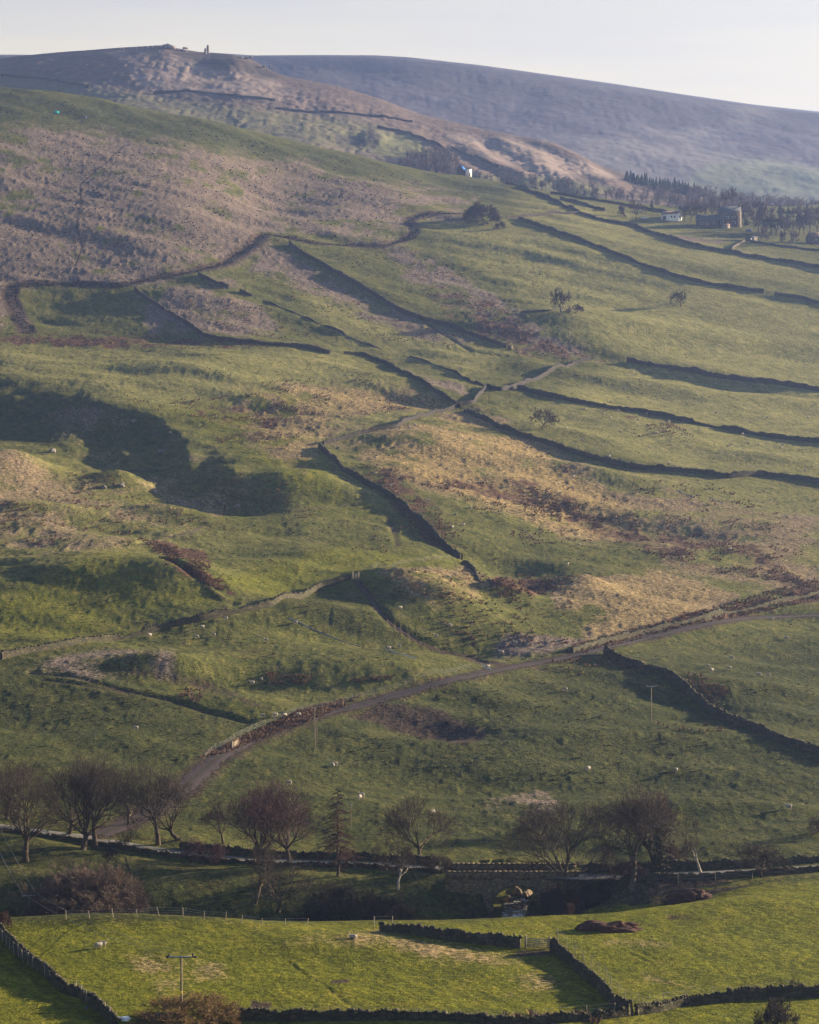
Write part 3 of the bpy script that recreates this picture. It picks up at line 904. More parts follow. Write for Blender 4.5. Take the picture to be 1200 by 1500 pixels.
DB = np.concatenate([np.arange(1640, 2150, 3.2), np.arange(2150, 2330, 2.2), np.arange(2335, 2520, 10)])
SKY_B = [(-200, 80), (0, 86), (20, 84), (60, 79.5), (120, 74.5), (180, 70.5), (220, 68), (245, 66.5), (265, 72), (300, 77), (345, 80), (370, 91), (420, 110), (500, 127), (560, 145), (610, 165), (700, 187),
         (790, 205), (830, 219), (880, 241), (925, 259), (980, 271), (1040, 286), (1100, 300), (1200, 312), (1400, 320)]


def reliefB(x, d):
    r = 7 * fbm(x / 130, d / 150, 81, 3) + 1.6 * fbm(x / 28, d / 34, 82, 3) + 1.7 * np.abs(fbm(x / 8, d / 10, 83, 2)) + 1.5 * np.abs(fbm((x + .5 * d) / 40, (d - .5 * x) / 9, 84, 2))
    return r


def postB(Z, x, d):
    u, v = pix_of(x / d, Z / d)
    # rocky edge under the summit and gullies on the right flank
    r = 3 * np.exp(-((u - 330) / 70) ** 2 - ((v - 93) / 8) ** 2) - 3 * np.exp(-((u - 340) / 80) ** 2 - ((v - 110) / 10) ** 2)
    r += 2.5 * np.exp(-((u - 545) / 45) ** 2 - ((v - 200) / 10) ** 2) * np.sin(u / 12)
    g = np.clip((u - 640) / 80, 0, 1) * np.clip((940 - u) / 80, 0, 1) * np.clip((v - 195) / 20, 0, 1)
    r += 1.7 * g * np.sin((u * 0.9 - v * 1.5) / 9.0 + 2 * fbm(x / 60, d / 60, 85, 2))
    return Z + r


shB, aB, dB = far_sheet('tor', DB, [q[0] for q in SKY_B], [q[1] for q in SKY_B], 330, [0, 300, 700, 1040, 1200], [2260, 2230, 2080, 1930, 1900], 1660, None, reliefB, 0.85, post=postB)
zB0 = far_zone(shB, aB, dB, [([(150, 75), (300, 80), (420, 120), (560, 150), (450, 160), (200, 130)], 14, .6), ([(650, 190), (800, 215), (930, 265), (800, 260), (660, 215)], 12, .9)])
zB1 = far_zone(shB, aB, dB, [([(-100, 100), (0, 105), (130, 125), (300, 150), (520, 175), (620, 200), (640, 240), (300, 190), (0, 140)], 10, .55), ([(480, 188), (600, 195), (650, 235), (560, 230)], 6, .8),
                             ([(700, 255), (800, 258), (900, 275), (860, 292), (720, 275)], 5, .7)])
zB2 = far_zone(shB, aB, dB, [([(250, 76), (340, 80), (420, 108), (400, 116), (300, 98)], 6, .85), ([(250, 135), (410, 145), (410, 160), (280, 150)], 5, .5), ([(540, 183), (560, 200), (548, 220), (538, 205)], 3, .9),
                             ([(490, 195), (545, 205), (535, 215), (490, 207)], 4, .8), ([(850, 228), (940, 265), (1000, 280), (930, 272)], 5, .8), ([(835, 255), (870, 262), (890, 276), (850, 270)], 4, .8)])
one = np.ones_like(zB0)
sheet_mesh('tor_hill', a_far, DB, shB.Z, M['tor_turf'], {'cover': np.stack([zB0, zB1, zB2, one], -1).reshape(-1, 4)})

DC = np.concatenate([np.arange(2260, 3060, 5.0), np.arange(3065, 3500, 25)])
SKY_C = [(-300, 80), (0, 82), (300, 83), (380, 82.5), (460, 82.5), (550, 83), (600, 86), (700, 97), (800, 111), (900, 125), (1000, 140.5), (1100, 155), (1200, 166), (1300, 176), (1500, 190)]


def reliefC(x, d):
    return 9 * fbm(x / 260, d / 240, 91, 3) + 2.4 * fbm(x / 60, d / 80, 92, 3) + 1.1 * np.abs(fbm(x / 13, d / 16, 93, 2))


shC, aC, dC = far_sheet('moor', DC, [q[0] for q in SKY_C], [q[1] for q in SKY_C], 318, [0, 1200], [3000, 2900], 2280, None, reliefC, 0.75, roll=2600)
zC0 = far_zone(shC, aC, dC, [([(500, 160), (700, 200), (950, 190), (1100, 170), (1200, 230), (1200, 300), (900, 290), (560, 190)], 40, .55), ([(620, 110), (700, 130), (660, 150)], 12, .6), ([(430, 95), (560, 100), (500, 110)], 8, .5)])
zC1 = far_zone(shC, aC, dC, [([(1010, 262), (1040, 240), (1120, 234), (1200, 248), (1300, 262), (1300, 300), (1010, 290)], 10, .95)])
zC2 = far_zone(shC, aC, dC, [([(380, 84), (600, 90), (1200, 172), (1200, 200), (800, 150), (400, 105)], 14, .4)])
one = np.ones_like(zC0)
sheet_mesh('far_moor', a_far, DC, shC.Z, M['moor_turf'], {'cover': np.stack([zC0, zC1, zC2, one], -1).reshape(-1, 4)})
DE = np.concatenate([np.arange(3700, 4400, 40.0), np.arange(4400, 4900, 50)])
SKY_E = [(q[0], q[1] - 2.2) for q in SKY_C]; SKY_E[2] = (300, 76); SKY_E[3] = (372, 81)
SKY_E.insert(2, (255, 77)); SKY_E.insert(2, (200, 81))
shE, aE, dE = far_sheet('plateau', DE, [q[0] for q in SKY_E], [q[1] for q in SKY_E], 240, [0, 1200], [4400, 4400], 3700, None, lambda x, d: 2 * fbm(x / 90, d / 90, 95, 2), 1.0, roll=6000)
sheet_mesh('plateau_edge', a_far, DE, shE.Z, M['moor_turf'], {'cover': np.zeros((shE.Z.size, 4))})
# low ground below everything, out to the horizon
g = np.array([[-9000, -600, -150], [9000, -600, -150], [9000, 5200, -150], [-9000, 5200, -150]], float)
tag(mesh_np('valley_floor', g, [[[0, 1, 2, 3]]], M['moor_turf'], attrs={'cover': np.zeros((4, 4))}), kind='structure')
#PART2
# ------------------------------------------------------------------ dry stone walls
ORD = ['', 'first', 'second', 'third', 'fourth', 'fifth', 'sixth', 'seventh', 'eighth', 'ninth', 'tenth', 'eleventh', 'twelfth', 'thirteenth', 'fourteenth', 'fifteenth', 'sixteenth', 'seventeenth',
       'eighteenth', 'nineteenth', 'twentieth', 'twenty-first', 'twenty-second', 'twenty-third', 'twenty-fourth', 'twenty-fifth', 'twenty-sixth', 'twenty-seventh', 'twenty-eighth', 'twenty-ninth',
       'thirtieth', 'thirty-first', 'thirty-second', 'thirty-third', 'thirty-fourth', 'thirty-fifth']
NUM = ['', 'one', 'two', 'three', 'four', 'five', 'six', 'seven', 'eight', 'nine', 'ten', 'eleven', 'twelve', 'thirteen', 'fourteen', 'fifteen', 'sixteen', 'seventeen', 'eighteen', 'nineteen', 'twenty',
       'twenty-one', 'twenty-two', 'twenty-three', 'twenty-four', 'twenty-five', 'twenty-six', 'twenty-seven', 'twenty-eight', 'twenty-nine', 'thirty', 'thirty-one', 'thirty-two', 'thirty-three', 'thirty-four', 'thirty-five']


def stone_wall(pts, label, h=1.45, w=0.75, ruin=0.0, sheet=None, m=None, group='dry stone walls', coping=None, P=None, step=None):
    sh = sheet or hill
    if P is None:
        P = []
        for u, v in pts:
            p = sh.hit(u, v); dv = 0.5 * h * F / p[1]
            P.append(sh.hit(u, v + dv))
        P = np.array(P)
    d0 = P[:, 1].mean()
    step = step or (0.45 if d0 < 480 else 0.7 if d0 < 900 else 1.1)
    P = resample(P, step)
    P = smooth_path(P, 2)
    n = len(P)
    P[:, 0] += 0.35 * vnoise(P[:, 0] / 7, P[:, 1] / 7, 3); P[:, 1] += 0.35 * vnoise(P[:, 0] / 7, P[:, 1] / 7, 4)
    P[:, 2] = sh.zat(P[:, 0], P[:, 1])
    T = np.gradient(P[:, :2], axis=0); T /= np.linalg.norm(T, axis=1, keepdims=True) + 1e-9
    N = np.stack([-T[:, 1], T[:, 0]], 1)
    s_ = np.arange(n) * step
    hh = h * (1 + 0.45 * vnoise(s_ / 9, s_ * 0 + 3, int(d0)) + 0.25 * vnoise(s_ / 2.5, s_ * 0 + 3, int(d0) + 1) + 0.25 * rng.uniform(-.5, .5, n))
    gap = (vnoise(s_ / 14, s_ * 0 + 9, int(d0) + 2) > .45) & (d0 < 1200)
    hh = np.where(gap, hh * .45, hh)
    if ruin:
        hh *= np.clip(1 - ruin * 2.2 * np.maximum(vnoise(s_ / 8, s_ * 0, int(d0) + 5) + 0.15, 0) - ruin * 0.25, 0.15, 1.2)
    prof = [(-0.62, -0.6), (-0.5, 0.0), (-0.46, 0.35), (-0.40, 0.7), (-0.42, 0.82), (-0.25, 1.0), (0.25, 1.0), (0.42, 0.82), (0.40, 0.7), (0.46, 0.35), (0.5, 0.0), (0.62, -0.6)]
    k = len(prof)
    V = np.zeros((n, k, 3))
    for q, (o_, z_) in enumerate(prof):
        jo = rng.uniform(-.09, .09, n) if 0 < z_ else 0
        jz = rng.uniform(-.09, .09, n) if 0 < z_ else 0
        V[:, q, :2] = P[:, :2] + N * (w * o_ + jo)[:, None] if np.ndim(jo) else P[:, :2] + N * (w * o_)
        V[:, q, 2] = P[:, 2] + (hh * z_ if z_ > 0 else z_) + jz
    i = np.arange(n - 1)[:, None] * k + np.arange(k - 1)[None]
    f = np.stack([i, i + k, i + k + 1, i + 1], -1).reshape(-1, 4)[:, ::-1]
    caps = [[list(range(k))], [[(n - 1) * k + j for j in range(k)][::-1]]]
    mm = m or (M['wall'] if d0 < 1050 else M['wall_far'])
    o = mesh_np('dry_stone_wall', V.reshape(-1, 3), [f, caps[0], caps[1]], mm)
    tag(o, label, 'wall', group)
    if coping or (coping is None and d0 < 700):
        b = MB()
        cs = 0.42
        Q = resample(np.concatenate([P, hh[:, None]], 1)[:, :3], cs)
        hq = np.interp(np.linspace(0, 1, len(Q)), np.linspace(0, 1, n), hh)
        TT = np.gradient(Q[:, :2], axis=0)
        for j in range(len(Q)):
            if ruin and hq[j] < h * 0.7: continue
            if rng.random() < 0.18: continue
            ang = math.atan2(TT[j, 1], TT[j, 0])
            sz = rng.uniform(.35, 1.3) * (1.5 if rng.random() < .05 else 1)
            b.box((Q[j, 0], Q[j, 1], Q[j, 2] + hq[j] + 0.02 + .06 * sz), (0.42 * sz, w * rng.uniform(.6, 1.0), 0.26 * sz), ang + rng.uniform(-.4, .4), 0.08, rng.uniform(.6, .95))
        if b.n: b.build('coping_stones', mm, o)
    return o


W = stone_wall
W([(423, 355), (467, 382), (510, 407), (550, 430), (583, 452), (617, 465), (653, 474), (683, 485), (720, 498), (745, 507)], 'long dark wall running diagonally down the slope to the pale stone block', 1.9)
W([(197, 422), (233, 447), (267, 468), (300, 490), (333, 497), (400, 503), (450, 507), (485, 516)], 'wall curving down from the sunken way to the gap above the lit plateau', 1.7)
W([(290, 400), (310, 410), (336, 421)], 'short dark wall length just below the sunken way', 1.9)
W([(350, 425), (372, 433)], 'short broken wall stub below the dark wall length', 1.5, ruin=.4)
W([(385, 438), (420, 452), (462, 470), (505, 488), (560, 510)], 'ruined line of stones crossing the slope above the lit plateau', 1.1, ruin=.8)
W([(502, 516), (533, 518), (567, 530), (600, 547), (633, 568), (663, 587), (677, 594)], 'dark wall from the gap down to the corner of the crossing wall', 1.8)
W([(713, 565), (690, 557), (667, 543), (640, 533), (600, 520)], 'tumbled wall with rushes above the tan triangle of grass', 1.3, ruin=.5)
W([(868, 524), (840, 531), (800, 547), (767, 560), (733, 570), (713, 565), (700, 578), (693, 588), (667, 593), (633, 603), (600, 613), (580, 624), (533, 631), (510, 638), (472, 648)],
  'sunlit crossing wall climbing from the bend in mid slope to the pastures', 1.8, .9, ruin=.12, m=M['wall_dark'])
W([(467, 651), (472, 657), (500, 683), (533, 704), (567, 721), (593, 738), (617, 761), (637, 781), (660, 804), (677, 816)], 'dark shaded wall descending right from the bend in mid slope', 1.9, .9)
W([(680, 820), (698, 838), (720, 858)], 'low tumbled wall end below the dark shaded wall', 1.0, ruin=.5)
W([(680, 598), (700, 608), (733, 624), (767, 637), (800, 646), (833, 658), (867, 668), (900, 678), (933, 684), (967, 686), (1033, 691), (1067, 697), (1117, 693), (1167, 698), (1200, 704), (1260, 712)],
  'lowest of the three long pasture walls, above the rushy slope', 1.9)
W([(757, 566), (800, 578), (850, 588), (900, 596), (950, 603), (1000, 614), (1067, 627), (1133, 638), (1200, 645), (1260, 652)], 'middle of the three long pasture walls with sheep on both sides', 1.9)
W([(917, 526), (967, 534), (1033, 546), (1100, 556), (1150, 561), (1200, 569), (1260, 578)], 'highest of the three long pasture walls, thick with rubble at its foot', 2.2, 1.1)
W([(760, 318), (780, 326), (800, 333), (833, 344), (883, 363), (933, 383), (983, 401), (1033, 414), (1083, 421), (1121, 427)], 'long wall above the lone trees, left of the metal gate', 1.8)
W([(1134, 429), (1165, 434), (1200, 442), (1250, 450)], 'short wall right of the metal gate below the village', 1.8)
W([(742, 263), (775, 278), (800, 287), (825, 300), (850, 311), (875, 319), (900, 325), (933, 331), (967, 343), (1000, 353), (1033, 362), (1067, 367), (1100, 374), (1150, 382), (1200, 390), (1250, 398)],
  'longest upper wall from the brow of the hill past the cottage field', 2.0)
W([(820, 289), (850, 296), (887, 308)], 'short wall crossing the small pasture under the brow', 1.7)
W([(805, 281), (867, 291), (933, 302), (978, 310)], 'topmost wall along the skyline pasture behind the white cottage', 1.7)
W([(742, 318), (763, 316), (805, 311), (850, 311)], 'wall joining the dark bush to the longest upper wall', 1.6)
W([(1072, 363), (1084, 356), (1096, 350)], 'low brown wall climbing to the village garden', 1.3)
W([(1098, 353), (1140, 359), (1200, 366), (1240, 370)], 'pale verge wall in front of the village trees', 1.2)
W([(760, 457), (805, 454), (855, 450)], 'faint ruined wall beside the forked thorn tree', 0.9, ruin=.5)
W([(0, 962), (40, 952), (100, 942), (167, 933), (233, 919), (300, 905), (350, 893), (400, 883), (467, 858), (515, 844)], 'sunlit wall of loose stones below the grassy mounds', 1.5, .9, ruin=.1)
W([(836, 953), (870, 942), (900, 934), (967, 917), (1033, 903), (1083, 893), (1133, 881), (1200, 866), (1260, 852)], 'rough overgrown wall along the upper side of the farm track', 1.3, 1.0, ruin=.3)
W([(885, 953), (903, 963), (933, 973), (967, 981), (990, 991), (1010, 1011), (1030, 1027), (1053, 1047), (1100, 1063), (1133, 1076), (1167, 1088), (1200, 1098), (1250, 1112)],
  'dark wall dropping right from the farm track beside the rush clumps', 1.6, .9)
W([(-30, 1340), (0, 1362), (20, 1385), (45, 1407), (65, 1421), (88, 1441), (95, 1448), (120, 1453), (140, 1470), (160, 1485), (170, 1497)], 'near wall at lower left with wire along its top', 1.25, .7)
W([(555, 1357), (600, 1362), (650, 1370), (700, 1375), (766, 1382)], 'near wall left of the field gate', 1.3, .7)
W([(808, 1384), (840, 1409), (875, 1440), (905, 1470), (926, 1481)], 'near wall running down from the field gate to the bottom corner', 1.3, .7)
W([(340, 1488), (400, 1488), (500, 1488), (600, 1487), (680, 1490), (750, 1496), (800, 1492), (850, 1489), (922, 1481)], 'bottom wall left of the corner, dark against the near field', 1.1, .7)
W([(930, 1480), (960, 1476), (1000, 1466), (1060, 1461), (1120, 1456), (1200, 1453), (1260, 1450)], 'bottom wall right of the corner under the bright field', 1.1, .7)
# walls either side of the lane
Tl = np.gradient(lane[:, :2], axis=0); Tl /= np.linalg.norm(Tl, axis=1, keepdims=True)
Nl = np.stack([-Tl[:, 1], Tl[:, 0]], 1)


def lane_side(off, x0, x1):
    Q = lane.copy(); Q[:, :2] += Nl * off
    return Q[(Q[:, 0] > x0) & (Q[:, 0] < x1)]


bx0, bx1 = BX - 11.0, BX + 9.5
W(None, 'dark wall on the near side of the lane, left of the bridge', 0.52, .55, P=lane_side(-3.0, -80, bx0))
W(None, 'dark wall on the near side of the lane, right of the bridge', 0.68, .55, P=lane_side(-3.0, bx1, 70))
W(None, 'wall on the far side of the lane behind the roadside trees, left of the bridge', 1.15, .6, P=lane_side(3.4, -38, bx0))
W(None, 'wall on the far side of the lane right of the bridge', 1.15, .6, P=lane_side(3.4, bx1, 70))

# far walls on the tor hill, lines of a few pixels
for pts, lb in [([(222, 135), (283, 133), (313, 137), (360, 142), (405, 147)], 'hazy wall under the summit rocks of the tor'),
                ([(400, 157), (467, 163), (550, 170), (607, 178)], 'hazy wall across the middle of the tor'),
                ([(550, 185), (593, 192), (633, 207), (657, 220), (663, 236)], 'hazy wall curving down to the blue roofed house'),
                ([(660, 213), (700, 229), (733, 244)], 'hazy straight wall right of the blue roofed house'),
                ([(0, 110), (50, 113), (90, 119), (133, 126)], 'hazy wall at the left foot of the tor'),
                ]:
    W(pts, lb, 2.0, 1.3, sheet=shB, m=M['wall_far'], step=2.5, group='hazy walls on the tor')

# ------------------------------------------------------------------ bridge
def bridge():
    o = empty('stone_bridge', (BX, BD, BZ - 6), 0, 'stone arch bridge carrying the lane over the stream', 'bridge')
    y0, y1 = -3.3, 3.3
    top = 6.0; aw, ah, spring = 3.7, 3.3, 1.6
    n = 18
    th = np.linspace(pi, 0, n + 1)
    ax = aw * np.cos(th); az = spring + ah * np.sin(th) * 0.98
    b = MB()
    xl, xr = bx0 - BX, bx1 - BX

    def nub(x, z): return 0.10 * float(vnoise(np.array([x * 1.7]), np.array([z * 1.7]), 7)[0])
    for y, sgn in ((y0, 1), (y1, -1)):
        V = []; f = []
        cols = list(np.linspace(xl, -aw, 20)) + list(ax[1:-1]) + list(np.linspace(aw, xr, 18))
        lows = [-1.5] * 19 + [spring - 2.6] + list(az[1:-1]) + [spring - 2.6] + [-1.5] * 17
        lows[19] = -1.5; lows[19 + n] = -1.5
        rows = 9
        for x, lo_ in zip(cols, lows):
            for r in range(rows + 1):
                z = lo_ + (top - lo_) * r / rows
                V.append((x, y + nub(x + 50, z) * (1 if 0 < r < rows else 0), z))
        for c in range(len(cols) - 1):
            for r in range(rows):
                a = c * (rows + 1) + r
                q = [a, a + rows + 1, a + rows + 2, a + 1]
                f.append(q if sgn > 0 else q[::-1])
        b.add(V, f4=f)
    # barrel of the arch
    V = []; f = []
    px = [-aw] + list(ax[1:-1]) + [aw]; pz = [spring] + list(az[1:-1]) + [spring]
    px = [-aw] + px + [aw]; pz = [-1.5] + pz + [-1.5]
    for x, z in zip(px, pz): V += [(x, y0, z), (x, y1, z)]
    for k in range(len(px) - 1): f.append([2 * k, 2 * k + 1, 2 * k + 3, 2 * k + 2][::-1])
    b.add(V, f4=f)
    b.build('arch_wall', M['bridge_stone'], o)
    r = MB()
    for k in range(n):
        tm = (th[k] + th[k + 1]) / 2
        for y in (y0 - 0.10,):
            r.box(((aw + 0.22) * cos(tm), y, spring + (ah + .2) * sin(tm) * .98), (0.52, 0.26, 0.40), 0, 0.04)
    r.build('arch_ring', M['bridge_stone'], o)
    for y in (y0 + 0.2, y1 - 0.2):
        p = MB()
        xs = np.linspace(xl, xr, 16)
        for q in range(15):
            dz = LANE_Z(BX + xs[q]) - BZ
            dy = LANE_D(BX + xs[q]) - BD
            p.box(((xs[q] + xs[q + 1]) / 2, y, top + 0.30), (xs[1] - xs[0] + .02, 0.42, 1.15), 0, 0.025)
        p.build('parapet', M['bridge_stone'], o)
        q_ = MB()
        for q in range(26):
            q_.box((xl + (q + .5) * (xr - xl) / 26, y, top + 0.96), ((xr - xl) / 26 - .03, 0.55, 0.2), 0, 0.03)
        q_.build('coping_stones', M['bridge_stone'], bpy.data.objects[o.children[-1].name])
    return o


bridge()
# the stream in its gully and under the arch
st = [(BX + 0.12 * (d - BD), d, BZ - 4.95 + max(0, d - BD - 2) * 0.10) for d in np.arange(BD + 13, 341, -1.0)]
st += [(x, 338 + 1.5 * sin(x / 7.0), BZ - 5.3) for x in np.arange(BX - 2, -75, -2.0)]
st = resample(np.array(st), 1.0)
way('stream', st, 1.7, M['water'], 0.0)
for pts, hw in [([(422, 905), (445, 915), (480, 930), (530, 948)], 0.55), ([(530, 948), (575, 955), (612, 965)], 0.55), ([(705, 974), (716, 979), (726, 982)], 1.1), ([(990, 717), (1005, 724), (1018, 730)], 0.6),
                ([(1040, 728), (1060, 738)], 0.4)]:
    p = px_path(pts, 1.0, 1); p[:, 2] = hill.zat(p[:, 0], p[:, 1])
    way('rivulet', p, hw * .8, M['puddle'], 0.05)


def lump(name, p, size, m, rough=0.25, sub=3, rz=None, flat=True, parent=None):
    bm = bmesh.new(); bmesh.ops.create_icosphere(bm, subdivisions=sub, radius=1.0)
    sd_ = int(rng.integers(1000))
    co = np.array([v.co[:] for v in bm.verts])
    r = 1 + rough * .35 * fbm(co[:, 0] * 7 + sd_, co[:, 1] * 7 + co[:, 2] * 5, sd_ + 3, 2) + rough * 1.6 * fbm(co[:, 0] * 1.3 + sd_, co[:, 1] * 1.3 + co[:, 2] * .9, sd_, 3) + rough * .5 * fbm(co[:, 2] * 3 + sd_, co[:, 0] * 3, sd_ + 1, 2)
    co = co * r[:, None]
    if flat: co[:, 2] = np.where(co[:, 2] < 0, co[:, 2] * .35, co[:, 2])
    co *= np.array(size)
    f = np.array([[v.index for v in q.verts] for q in bm.faces]); bm.free()
    o = mesh_np(name, co, [f], m, parent)
    o.location = p; o.rotation_euler = (0, 0, rng.uniform(0, 6) if rz is None else rz)
    return o


# rocks in the stream under the arch
rk = [(-1.6, 4.0, .9), (-0.2, 6.0, 1.1), (1.3, 5.0, 1.0), (2.0, 2.0, .8), (0.6, 9.0, 1.3), (-1.5, 8.5, 1.2), (1.7, -5.0, .7), (-0.4, -6.5, .6), (0.5, 1.0, .6)]
for n, (dx, dy, s_) in enumerate(sorted(rk, key=lambda q: q[0])):
    x, y = BX + dx + .12 * dy, BD + dy
    o = lump('boulder', (x, y, max(BZ - 5.1, float(hill.zat(x, y)[0]) + .05)), (s_ * .8, s_ * .7, s_ * .75), M['rock_pale'], .6)
    tag(o, f'pale wet boulder in the stream at the arch, {ORD[n + 1]} from the left of {NUM[len(rk)]}', 'boulder', 'boulders in the stream at the arch')
# boulders in the landslip hollow
bl = [(197, 618, 1.6), (237, 663, 1.5), (249, 635, 0.9), (77, 662, 1.7), (207, 689, 0.9), (227, 722, 1.2), (348, 743, 1.6), (262, 735, 1.0), (152, 715, 1.1), (178, 712, 1.4)]
for n, (u, v, s_) in enumerate(sorted(bl)):
    p = hill.hit(u, v)
    o = lump('boulder', p, (s_, s_ * .8, s_ * .8), M['rock'], .4)
    tag(o, f'grey boulder in the shaded landslip hollow, {ORD[n + 1]} from the left of {NUM[len(bl)]}', 'boulder', 'boulders in the landslip hollow')
# heaps of earth by the gully
for u, v, sx, sy, sz, lb in [(893, 1362, 3.6, 1.6, 1.25, 'long red-brown heap of dug earth on the bright field'), (1012, 1318, 3.3, 2.0, 1.7, 'rough brown spoil heap beside the lane wall and muddy ruts')]:
    p = hill.hit(u, v)
    tag(lump('earth_mound', (p[0], p[1], p[2] - .15), (sx, sy, sz), M['earth'], .4, 5, .1), lb, 'earth heap')

# ------------------------------------------------------------------ trees
def rot_about(d, ax, ang):
    return d * cos(ang) + np.cross(ax, d) * sin(ang) + ax * (ax @ d) * (1 - cos(ang))


def unit(d): return d / (np.linalg.norm(d) + 1e-9)


class TreeGen:
    def __init__(s, seed, H, width, lean=0.0, forks=None, up=0.25, levels=4, kids=(7, 6, 5, 4), trunk_frac=.28, gnarl=.16, rad=None, stems=1, twigs=1):
        s.twigs = twigs
        r = s.r = np.random.default_rng(seed)
        s.tr = []; s.tw = []
        s.levels = levels; s.kids = kids; s.gnarl = gnarl; s.up = up
        s.H = H; s.W = width
        rad = rad or H * 0.035
        for k in range(stems):
            d = unit(np.array([r.normal(0, .12) + lean, r.normal(0, .12), 1.0]))
            if stems > 1:
                a = 2 * pi * k / stems + r.uniform(-.3, .3)
                d = unit(np.array([cos(a) * width / H * .8, sin(a) * width / H * .8, 1]) * r.uniform(.8, 1.2, 3))
            p = np.array([0, 0, -.4]) if stems == 1 else np.array([r.uniform(-.06, .06) * width, r.uniform(-.05, .05) * width, -.3])
            s.branch(p, d, H * (trunk_frac if stems == 1 else .45), rad / (1 if stems == 1 else stems ** .4), 0)

    def branch(s, p, d, L, rad, lev):
        r = s.r
        nseg = 3 if lev < 2 else 2
        ends = []
        rr = rad
        for k in range(nseg):
            d = unit(d + r.normal(0, s.gnarl, 3) + np.array([0, 0, s.up * .25 * (lev > 0)]))
            q = p + d * L / nseg
            r1 = rr * (.86 if lev == 0 else .77)
            (s.tr if lev < 2 else s.tw).append((p, q, rr, r1))
            p, rr = q, r1
            ends.append((p, d, rr))
        if lev >= s.levels: return
        nk = max(2, int(round(s.kids[lev] * r.uniform(.8, 1.25))))
        ph = r.uniform(0, 6.28)
        for k in range(nk):
            j = nseg - 1 if (lev == 0 or r.random() < .55) else int(r.integers(0, nseg))
            bp, bd, br = ends[j]
            if lev == 0 and r.random() < .35: bp = bp - bd * L * r.uniform(0, .35)
            ref = np.array([1, 0, 0]) if abs(bd[2]) > .8 else np.array([0, 0, 1])
            e = unit(np.cross(bd, ref)); e = rot_about(e, bd, ph + 2 * pi * k / nk + r.uniform(-.4, .4))
            spread = min(1.15, .35 + .75 * s.W / s.H) if lev == 0 else .85
            ang = r.uniform(.35, 1.05) * spread
            if lev == 0 and k == 0: ang *= .3
            nd = unit(bd * cos(ang) + e * sin(ang))
            if lev == 0: nL = s.H * r.uniform(.30, .42)
            else: nL = L * r.uniform(.52, .78)
            s.branch(bp, nd, nL, br * (.64 if lev == 0 else .68), lev + 1)

    def meshes(s):
        def arr(L):
            return (np.array([q[0] for q in L]), np.array([q[1] for q in L]), np.array([q[2] for q in L]), np.array([q[3] for q in L]))
        T = list(arr(s.tr)); B = list(arr(s.tw))
        top = max(B[1][:, 2].max(), T[1][:, 2].max()); wid = np.percentile(np.abs(B[1][:, 0]), 97)
        if s.twigs:
            r = s.r
            K = s.twigs; p0, p1 = B[0], B[1]
            idx = np.repeat(np.nonzero(B[3] < np.quantile(B[3], .8))[0], K)
            t_ = r.random((len(idx), 1)); q = p0[idx] + (p1[idx] - p0[idx]) * t_
            dv = p1[idx] - p0[idx]; ln = np.linalg.norm(dv, axis=1, keepdims=True) + 1e-6
            e = dv / ln * .8 + r.normal(0, .55, (len(idx), 3)) + np.array([0, 0, .25]); e /= np.linalg.norm(e, axis=1, keepdims=True)
            e = q + e * s.H * r.uniform(.035, .085, (len(idx), 1))
            B = [np.concatenate([B[0], q]), np.concatenate([B[1], e]), np.concatenate([B[2], np.full(len(idx), .012)]), np.concatenate([B[3], np.full(len(idx), .008)])]
        f = np.array([s.W / 2 / wid, s.W / 2 / wid, s.H / top])
        for Q in (T, B):
            Q[0] *= f; Q[1] *= f
        return T, B


def make_tree(kind, label, loc, H, W_, seed, twig='twig_brown', bark='bark', group='bare trees along the lane', cat='tree', tw_min=.019, **kw):
    g_ = TreeGen(seed, H, W_, **kw)
    T, B = g_.meshes()
    o = empty(kind, loc, 0, label, cat, group)
    a = MB(); a.tubes(T[0], T[1], np.maximum(T[2], .05), np.maximum(T[3], .045), 6); a.build('trunk', M[bark], o, True)
    b = MB(); b.tubes(B[0], B[1], np.maximum(B[2], tw_min), np.maximum(B[3], tw_min * .8), 3); b.build('crown', M[twig], o)
    return o


def at_px(u, v, D=None, sheet=None):
    if D is None:
        p = (sheet or hill).hit(u, v)
        return p
    a = ray_of(u, v)[0]
    return np.array([a * D, D, float((sheet or hill).zat(a * D, D)[0])])


def tree_px(kind, label, u, v, hpx, wpx, seed, **kw):
    p = at_px(u, v)
    sc_ = p[1] / F
    big_ = 1.0 if p[1] > 600 else 1.08
    return make_tree(kind, label, p, hpx * sc_ * big_, wpx * sc_ * 1.14 * big_, seed, **kw)


big = dict(kids=(7, 6, 5, 5), levels=4, trunk_frac=.30)
fan = dict(kids=(8, 6, 5, 5), levels=4, trunk_frac=.24, up=.35)
tree_px('bare_tree', 'bare dark tree at the left edge behind the lane', 10, 1200, 92, 96, 1, **big)
tree_px('bare_tree', 'bare tree with a sunlit orange trunk below the lane at far left', 38, 1262, 150, 95, 2, **big)
tree_px('bare_tree', 'bare bushy tree standing on the lane verge left of the pole', 100, 1222, 112, 118, 3, **fan)
tree_px('bare_tree', 'tall bare tree with a pale lit trunk below the lane wall', 121, 1245, 138, 105, 4, **fan)
tree_px('bare_tree', 'slim bare tree right beside the pale lit trunk', 140, 1242, 122, 85, 5, trunk_frac=.34, kids=(5, 5, 5, 4))
tree_px('bare_tree', 'small bare tree between the pole and the track mouth', 190, 1208, 80, 70, 6, kids=(6, 5, 5, 4))
tree_px('bare_tree', 'open branched bare tree at the mouth of the farm track', 232, 1238, 122, 92, 7, trunk_frac=.36, kids=(5, 5, 5, 5))
tree_px('bare_tree', 'wide spreading bare tree right of the track mouth', 266, 1230, 108, 118, 8, trunk_frac=.22, gnarl=.2, kids=(6, 6, 5, 5))
